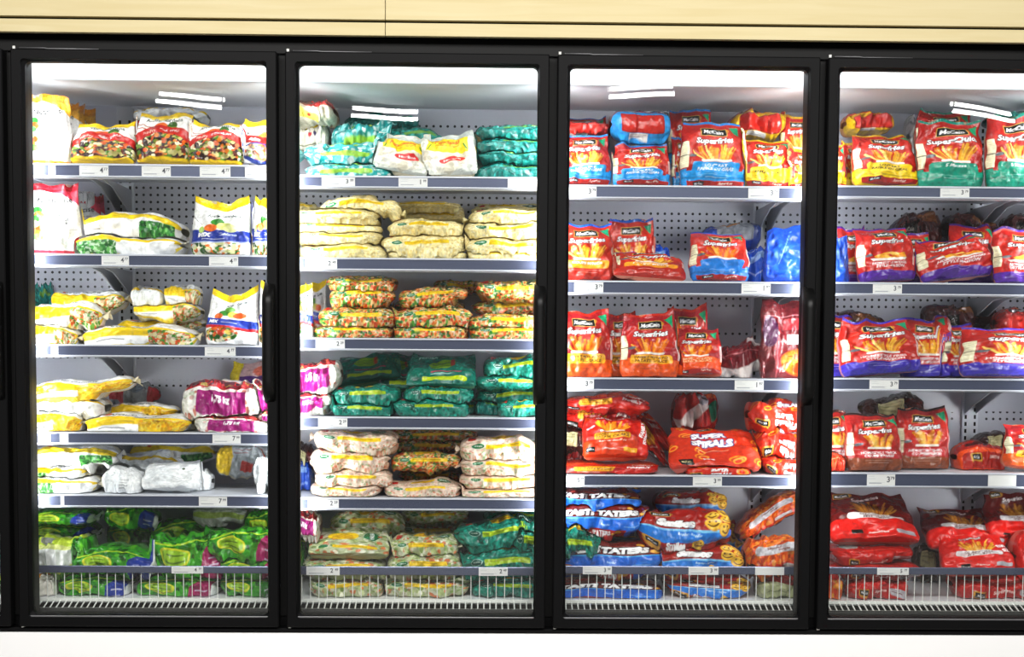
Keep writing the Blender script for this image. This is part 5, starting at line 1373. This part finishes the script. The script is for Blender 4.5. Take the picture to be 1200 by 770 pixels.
bag(2, 3, 'L', 'tl', 582, 469, 650, 489, 0)
bag(2, 3, 'L', 'tl', 557, 454, 650, 474, .3)
bag(2, 3, 'L', 'tl', 556, 439, 650, 457, .3)
bag(2, 3, 'L', 'tl', 566, 410, 650, 443, .3)
bag(2, 3, 'L', 'td', 556, 470, 590, 488, 1.3)
bag(2, 4, 'L', 'cp', 364, 565, 452, 584, 0)
bag(2, 4, 'L', 'cp', 369, 547, 461, 570, 0)
bag(2, 4, 'L', 'cp', 363, 524, 458, 552, 0)
bag(2, 4, 'L', 'cp', 368, 501, 468, 528, 0, fin=-1)
bag(2, 4, 'L', 'bs', 336, 552, 368, 584, 1.2)
bag(2, 4, 'L', 'dp', 336, 520, 372, 556, 1.4)
bag(2, 4, 'L', 'cp', 449, 563, 542, 584, 0)
bag(2, 4, 'L', 'cv', 466, 548, 540, 566, .5)
bag(2, 4, 'L', 'cv', 458, 529, 542, 552, .6)
bag(2, 4, 'L', 'cv', 462, 512, 545, 533, 1.3)
bag(2, 4, 'L', 'cv', 452, 500, 560, 518, 2.0)
bag(2, 4, 'L', 'cp', 535, 567, 650, 584, 0)
bag(2, 4, 'L', 'cp', 538, 550, 650, 571, 0)
bag(2, 4, 'L', 'cp', 539, 533, 650, 555, 0, fin=-1)
bag(2, 4, 'L', 'cp', 539, 511, 650, 539, 0, fin=-1)
bag(2, 9, 'L', 'cg', 362, 672, 452, 704, .05)
bag(2, 9, 'L', 'cg', 448, 672, 552, 704, .05)
bag(2, 9, 'L', 'tl', 552, 672, 650, 704, .05)
bag(2, 9, 'L', 'cg', 355, 649, 456, 675, .05)
bag(2, 9, 'S', 'cgf', 361, 616, 457, 656, .1, tilt=48, T=.07)
bag(2, 9, 'L', 'cg', 386, 598, 476, 628, .8)
bag(2, 9, 'L', 'be', 338, 597, 378, 632, .2)
bag(2, 9, 'L', 'gd', 338, 630, 366, 674, .4)
bag(2, 9, 'L', 'cg', 454, 645, 542, 675, .05)
bag(2, 9, 'L', 'cg', 455, 624, 538, 652, .1, fin=1)
bag(2, 9, 'L', 'cg', 462, 610, 545, 636, 1.4)
bag(2, 9, 'L', 'cg', 470, 594, 550, 614, 1.6)
bag(2, 9, 'L', 'tl', 537, 637, 650, 675, .05)
bag(2, 9, 'L', 'tl', 532, 606, 640, 642, .15)
bag(2, 9, 'L', 'tl', 598, 613, 650, 658, -.03, fin=-1, lump=1.5, T=.14)
bag(2, 9, 'L', 'tl', 566, 594, 650, 614, .9)
# ------------------------------------------------------------------ third door
bag(3, 0, 'S', 'fb', 650, 157, 717, 219, 0, tilt=12, ear=.1, yaw=6)
bag(3, 0, 'S', 'fb', 716, 166, 786, 219, 0, tilt=14, ear=.1, yaw=0)
bag(3, 0, 'S', 'fb', 795, 143, 874, 219, -.02, tilt=8, ear=.05, yaw=4)
bag(3, 0, 'S', 'fb', 786, 160, 812, 219, .7, tilt=8, yaw=10)
bag(3, 0, 'S', 'fy', 866, 161, 931, 219, .1, tilt=14, ear=.1, yaw=0)
bag(3, 0, 'S', 'fy', 922, 176, 962, 219, .05, tilt=10, ear=.2)
bag(3, 0, 'L', 'fst', 650, 143, 716, 168, .3, T=.2)
bag(3, 0, 'S', 'fb', 650, 123, 714, 180, 1.6, tilt=6)
bag(3, 0, 'L', 'fbt', 714, 131, 786, 170, .2, T=.18, lump=.25, round=4.5)
bag(3, 0, 'L', 'fbt', 722, 124, 784, 150, 1.8, T=.16)
bag(3, 0, 'S', 'fb', 782, 125, 836, 200, 1.4, tilt=6)
bag(3, 0, 'L', 'fyt', 848, 122, 921, 168, .6, T=.2, lump=.7, round=2.2)
bag(3, 0, 'S', 'fy', 912, 134, 960, 200, 1.2, tilt=6)
bag(3, 1, 'S', 'fs', 644, 256, 721, 331, -.02, tilt=7, ears=(.7, .3), yaw=8)
bag(3, 1, 'S', 'fs', 710, 255, 768, 330, 1.3, tilt=6, ear=.5)
bag(3, 1, 'L', 'bs', 748, 286, 786, 330, 1.0)
bag(3, 1, 'S', 'fs', 716, 295, 804, 331, .1, tilt=52, T=.05, ears=(.0, .2), roll=-4)
bag(3, 1, 'S', 'fsb', 806, 272, 879, 331, 0, tilt=14, ears=(.1, .0), yaw=4)
bag(3, 1, 'L', 'sb', 818, 262, 892, 304, 1.2, lump=.6)
bag(3, 1, 'L', 'bs', 866, 292, 902, 331, .6)
bag(3, 1, 'S', 'bl', 893, 264, 962, 331, .1, tilt=8, ear=.1, yaw=-10)
bag(3, 2, 'S', 'fo', 646, 361, 718, 444, -.02, tilt=6, ears=(.3, .3), yaw=6)
bag(3, 2, 'S', 'fo', 704, 364, 750, 444, .8, tilt=6, yaw=4)
bag(3, 2, 'S', 'fo', 726, 358, 797, 444, 0, tilt=10, ears=(.0, .9), yaw=3)
bag(3, 2, 'S', 'fof', 786, 384, 846, 444, .1, tilt=20, ears=(.2, .1), yaw=-6)
bag(3, 2, 'S', 'fo', 778, 354, 832, 440, 1.2, tilt=6, ears=(.1, 1.0))
bag(3, 2, 'L', 'wi', 836, 394, 902, 440, .5, roll=9, lump=1.4)
bag(3, 2, 'S', 'ma', 888, 346, 960, 444, .05, tilt=5, ear=.2, yaw=-6)
bag(3, 3, 'L', 'fal', 650, 540, 772, 557, 0)
bag(3, 3, 'S', 'fam', 682, 488, 760, 541, .0, tilt=32, T=.08, yaw=0)
bag(3, 3, 'L', 'fal', 736, 483, 789, 548, .35, roll=30, lump=1.2)
bag(3, 3, 'L', 'fal', 660, 476, 748, 504, .5)
bag(3, 3, 'L', 'fal', 660, 454, 762, 482, .5)
bag(3, 3, 'L', 'dp', 650, 500, 690, 530, .6)
bag(3, 3, 'L', 'rl', 650, 520, 684, 545, .3)
bag(3, 3, 'L', 'rk', 786, 457, 842, 512, 1.4, round=2.0, T=.14)
bag(3, 3, 'L', 'spl', 798, 543, 880, 557, 0)
bag(3, 3, 'S', 'sp', 782, 501, 892, 553, -.01, tilt=50, T=.06, ears=(.2, .0))
bag(3, 3, 'L', 'spl', 888, 535, 960, 557, .05)
bag(3, 3, 'L', 'spl', 880, 500, 960, 536, .2)
bag(3, 3, 'L', 'spl', 872, 470, 960, 504, .2)
bag(3, 3, 'L', 'dp', 862, 515, 905, 556, 1.0)
bag(3, 9, 'L', 'tt', 646, 673, 777, 704, .05)
bag(3, 9, 'L', 'sm', 774, 672, 880, 704, .05)
bag(3, 9, 'L', 'rs', 882, 672, 960, 704, .05)
bag(3, 9, 'L', 'tt', 650, 630, 776, 674, 0, lump=.7)
bag(3, 9, 'L', 'tt', 640, 616, 746, 638, .2)
bag(3, 9, 'L', 'tt', 650, 588, 761, 626, .1, lump=.7)
bag(3, 9, 'L', 'tt', 640, 571, 752, 598, .3)
bag(3, 9, 'L', 'tt', 650, 562, 752, 580, .9)
bag(3, 9, 'L', 'tl', 636, 616, 704, 656, -.10, lump=1.5, T=.14)
bag(3, 9, 'L', 'sm', 762, 634, 872, 674, .1, lump=.7)
bag(3, 9, 'L', 'sm', 800, 612, 872, 660, .7)
bag(3, 9, 'L', 'sm', 744, 596, 857, 642, -.01, lump=.7)
bag(3, 9, 'L', 'sm', 764, 574, 852, 606, .5, lump=.8)
bag(3, 9, 'L', 'si', 868, 628, 962, 674, .05)
bag(3, 9, 'L', 'si', 860, 574, 965, 636, .3, roll=22)
# ------------------------------------------------------------------ fourth door
bag(4, 0, 'S', 'fy', 950, 168, 992, 219, .2, tilt=8)
bag(4, 0, 'S', 'fy', 984, 164, 1014, 219, .7, tilt=8, yaw=14)
bag(4, 0, 'S', 'fy', 997, 158, 1077, 219, 0, tilt=16, ears=(.1, .4), yaw=6)
bag(4, 0, 'L', 'fyt', 984, 132, 1048, 160, 1.2)
bag(4, 0, 'L', 'wp', 1054, 124, 1078, 190, 1.4, lump=1.5, T=.12)
bag(4, 0, 'S', 'ft', 1072, 139, 1153, 219, -.01, tilt=7, ears=(.1, .2), yaw=5)
bag(4, 0, 'S', 'ft', 1152, 132, 1230, 219, 0, tilt=7, ear=.1, yaw=4)
bag(4, 0, 'S', 'ft', 1070, 123, 1142, 190, 1.1, tilt=6, ear=.1)
bag(4, 0, 'L', 'td', 1150, 117, 1240, 150, .9, lump=.8)
bag(4, 1, 'S', 'bw', 958, 276, 995, 332, 0, tilt=8)
bag(4, 1, 'S', 'fp', 980, 264, 1018, 332, .9, tilt=6, yaw=14)
bag(4, 1, 'S', 'fp', 998, 267, 1073, 332, 0, tilt=10, ears=(.2, .1), yaw=6, roll=4)
bag(4, 1, 'S', 'fp', 1050, 270, 1092, 332, .8, tilt=6)
bag(4, 1, 'S', 'fp', 1070, 274, 1164, 333, -.02, tilt=26, ears=(.1, .0), yaw=8, roll=8)
bag(4, 1, 'S', 'fp', 1157, 265, 1240, 332, 0, tilt=10, ear=.1)
bag(4, 1, 'S', 'fp', 1110, 262, 1170, 332, .9, tilt=8)
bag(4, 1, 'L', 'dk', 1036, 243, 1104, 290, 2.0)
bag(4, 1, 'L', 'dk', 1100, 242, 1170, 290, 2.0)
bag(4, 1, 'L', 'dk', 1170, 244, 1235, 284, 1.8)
bag(4, 2, 'S', 'fv', 955, 368, 1008, 444, .8, tilt=6, yaw=16)
bag(4, 2, 'S', 'fv', 980, 372, 1079, 444, 0, tilt=14, ears=(.6, .1), yaw=9, roll=5)
bag(4, 2, 'S', 'fv', 1052, 370, 1114, 442, .8, tilt=8, ear=.1)
bag(4, 2, 'S', 'fv', 1096, 378, 1150, 443, 1.0, tilt=10, yaw=14)
bag(4, 2, 'S', 'fv', 1122, 384, 1245, 444, 0, tilt=16, ears=(.1, .1), yaw=6)
bag(4, 2, 'L', 'dk', 1074, 353, 1168, 390, 1.6)
bag(4, 2, 'L', 'fst', 1160, 364, 1240, 398, 1.4)
bag(4, 2, 'L', 'dk', 960, 366, 1040, 400, 1.9)
bag(4, 3, 'L', 'ob', 955, 532, 991, 556, -.01)
bag(4, 3, 'S', 'fbr', 958, 478, 996, 554, .6, tilt=8, yaw=12)
bag(4, 3, 'S', 'fbr', 988, 484, 1058, 556, -.01, tilt=10, ears=(.2, .2), yaw=7)
bag(4, 3, 'S', 'fbr', 1048, 475, 1113, 553, .5, tilt=7, ears=(.1, .3), yaw=2)
bag(4, 3, 'L', 'dp', 1003, 459, 1082, 494, 1.3, lump=1.3)
bag(4, 3, 'L', 'ol', 1112, 519, 1178, 553, .3, lump=.7)
bag(4, 3, 'L', 'dp', 1136, 504, 1190, 530, 1.3, roll=4)
bag(4, 3, 'S', 'fo', 1172, 497, 1240, 558, -.01, tilt=14, ears=(.2, .1), yaw=10, roll=-8)
bag(4, 9, 'L', 'ry', 950, 672, 988, 704, .05)
bag(4, 9, 'L', 'rl', 984, 672, 1064, 704, .05)
bag(4, 9, 'L', 'rl', 1108, 672, 1225, 704, .05)
bag(4, 9, 'L', 'rl', 964, 650, 1082, 676, .02)
bag(4, 9, 'L', 'rl', 964, 634, 1070, 660, .1)
bag(4, 9, 'S', 'rd', 968, 575, 1078, 642, .15, tilt=40, T=.10)
bag(4, 9, 'L', 'dp', 1066, 636, 1108, 676, .7)
bag(4, 9, 'L', 'rl', 1100, 650, 1190, 676, .3)
bag(4, 9, 'S', 'rd', 1074, 594, 1182, 648, .6, tilt=48, T=.09)
bag(4, 9, 'S', 'rc', 1100, 624, 1190, 676, 0, tilt=40, T=.08, roll=4)
bag(4, 9, 'S', 'rd', 1150, 574, 1240, 640, 1.2, tilt=30)
bag(4, 9, 'L', 'rc', 1180, 618, 1270, 676, .1, lump=.8)
# a sliver of the bay before the first door
bag(0, 9, 'L', 'gd', -80, 590, 14, 640, .1)
bag(0, 9, 'L', 'sh', -80, 636, 14, 672, .1)
bag(0, 9, 'L', 'li', -80, 672, 14, 704, .05)

build_all()

# ------------------------------------------------------------------ price cards on the rails
TAGS = [(1, 0, 93, 127, '4', '77'), (1, 0, 166, 200, '4', '77'), (1, 0, 234, 270, '4', '77'), (1, 0, 287, 322, '4', '77'), (1, 0, 57, 65, '', ''),
        (1, 1, 119, 151, '4', '77'), (1, 1, 245, 279, '4', '77'), (1, 2, 60, 68, '', ''), (1, 2, 240, 276, '4', '77'),
        (1, 3, 50, 59, '', ''), (1, 3, 70, 80, '', ''), (1, 3, 249, 282, '7', '99'), (1, 4, 233, 266, '7', '99'), (1, 4, 71, 75, '', ''), (1, 9, 201, 238, '4', '77'),
        (2, 0, 377, 416, '3', '99'), (2, 0, 467, 501, '1', '99'), (2, 0, 595, 630, '3', '79'), (2, 1, 358, 395, '2', '49'), (2, 2, 370, 404, '2', '29'),
        (2, 3, 373, 407, '2', '29'), (2, 4, 361, 397, '2', '29'), (2, 9, 359, 398, '2', '49'), (2, 9, 561, 595, '2', '49'),
        (3, 0, 665, 699, '3', '79'), (3, 0, 877, 913, '3', '79'), (3, 1, 673, 707, '3', '79'), (3, 1, 869, 903, '1', '97'), (3, 2, 661, 696, '3', '79'),
        (3, 2, 861, 895, '1', '97'), (3, 3, 655, 685, '5', '77'), (3, 3, 812, 846, '3', '99'), (3, 9, 683, 717, '3', '99'), (3, 9, 807, 842, '3', '99'), (3, 9, 885, 919, '', ''),
        (4, 0, 1102, 1136, '3', '79'), (4, 1, 1023, 1057, '3', '79'), (4, 2, 1019, 1053, '3', '79'), (4, 3, 1016, 1049, '3', '79'), (4, 3, 1158, 1191, '', ''), (4, 9, 1028, 1065, '5', '77')]
DOORN = {0: 'cut-off door', 1: 'first whole door', 2: 'second whole door', 3: 'third whole door', 4: 'fourth whole door'}
SHN = {0: 'top shelf', 1: 'second shelf', 2: 'third shelf', 3: 'fourth shelf', 4: 'fifth shelf', 9: 'bottom bin'}
ORD = ['first', 'second', 'third', 'fourth', 'fifth', 'sixth']
def tag_mesh(w_, h_, big, small, lean):
    nx, ny = 84, 34
    a = Art(w_*1000*3, h_*1000*3, 'dededc', px=84/(w_*3000))
    if big:
        a.lines(.22, .80, .30, 2, .2, '8a8f98', 2.2, .6); a.rect(.30, .22, .44, .09, '7a7f8a', 0, 0, .7); a.lines(.58, .25, .1, 1, .1, 'aaaaaa', 3, .6)
        a.text(big, .76, .54, h_*1000*3*.5, '30323a', 0, 0, .02); a.text(small, .90, .64, h_*1000*3*.28, '30323a')
    C = s2l(a.a); ny_, nx_ = C.shape[:2]
    X, Z = np.meshgrid(np.linspace(-w_/2, w_/2, nx_), np.linspace(0, h_, ny_)); Yv = -lean*np.sin(Z/h_*PI)*.0
    P = np.stack([X, Yv+Z*0, Z], -1); Bk = P[::-1].copy(); Bk[..., 1] += .0008
    o = grid_obj('price_card', np.concatenate([P, Bk]), np.concatenate([C, np.full_like(C, .85)]), False, M_PAPER, None)
    return o
groups = {}
for t in TAGS: groups.setdefault((t[0], t[1]), []).append(t)
for (d, s), ts in groups.items():
    ts.sort(key=lambda t: t[2])
    ya, yb = (BINR[d] if s == 9 else RAILS[d][s])
    for i, (_, _, xa, xb, big, small) in enumerate(ts):
        yy = Y_RAIL-(.0058 if s == 9 else .0016)
        # rails follow the slight fall of the picture, so take height from the rail itself
        zt = at(MIDPX[d], ya, Y_RAIL)[1]-.0045; zb = at(MIDPX[d], yb, Y_RAIL)[1]+.0015
        if s == 9: zt += .003; zb -= .002
        ym = (ya+yb)/2; X0, X1 = at(xa, ym, yy)[0], at(xb, ym, yy)[0]
        o = tag_mesh(X1-X0, zt-zb, big, small, 0); o.location = ((X0+X1)/2, yy, zb)
        where = f'{SHN[s]} rail of {DOORN[d]}' if s != 9 else f'bottom bin rail of {DOORN[d]}'
        pr = f'price card reading {big} {small}' if big else 'narrow blank white card' if xb-xa < 15 else 'plain white price card'
        n = len(ts)
        pos = '' if n == 1 else f'{ORD[i]} along the ' if i < n-1 else 'last along the '
        tag(o, f'{pr} {pos}{where}' if pos else f'{pr} on {where}', 'price card', 'price cards clipped to the shelf rails')

# ------------------------------------------------------------------ labels that single each bag out
from collections import defaultdict
G = defaultdict(list)
for r in REC: G[(r['d'], r['s'], r['desc'])].append(r)
for (d, s, desc), rs in G.items():
    place = f'{SHN[s]}, {DOORN[d]}'
    if len(rs) == 1:
        txt = {id(rs[0]): ''}
    else:
        cols = []
        for r in sorted(rs, key=lambda r: r['x']):
            for c in cols:
                a0, a1 = np.mean([q['x0'] for q in c]), np.mean([q['x1'] for q in c])
                ov = min(a1, r['x1'])-max(a0, r['x0'])
                if ov > .6*min(a1-a0, r['x1']-r['x0']): c.append(r); break
            else: cols.append([r])
        cols.sort(key=lambda c: np.mean([q['x'] for q in c])); txt = {}
        cn = {1: ['']}.get(len(cols)) or (['left', 'right'] if len(cols) == 2 else ['left', 'middle', 'right'] if len(cols) == 3 else ['far left', 'centre left', 'centre right', 'far right'] if len(cols) == 4 else ['far left', 'left', 'middle', 'right', 'far right', 'end'])
        for c, nm in zip(cols, cn):
            c.sort(key=lambda r: -r['y']); n = len(c)
            same = max(q['y1'] for q in c)-min(q['y1'] for q in c) < 9       # standing in a file, one behind another
            if same: c.sort(key=lambda r: r['L'])
            for i, r in enumerate(c):
                if n == 1: v = ''
                elif same: v = 'front' if i == 0 else 'rearmost' if i == n-1 else 'next behind front' if (n == 3 or i == 1) else ORD[i]+' behind glass'
                else: v = 'lowest' if i == 0 else 'topmost' if i == n-1 else 'middle' if n == 3 else ORD[i]+' up'
                txt[id(r)] = (nm+' '+v).strip() if not (nm and v) else f'{nm} pile {v}'
    for r in rs:
        w_ = txt[id(r)]
        lab = f'{desc}, {w_}, {place}' if w_ else f'{desc}, {place}'
        tag(r['o'], lab, 'food bag', f'frozen food bags on {SHN[s]} behind {DOORN[d]}')
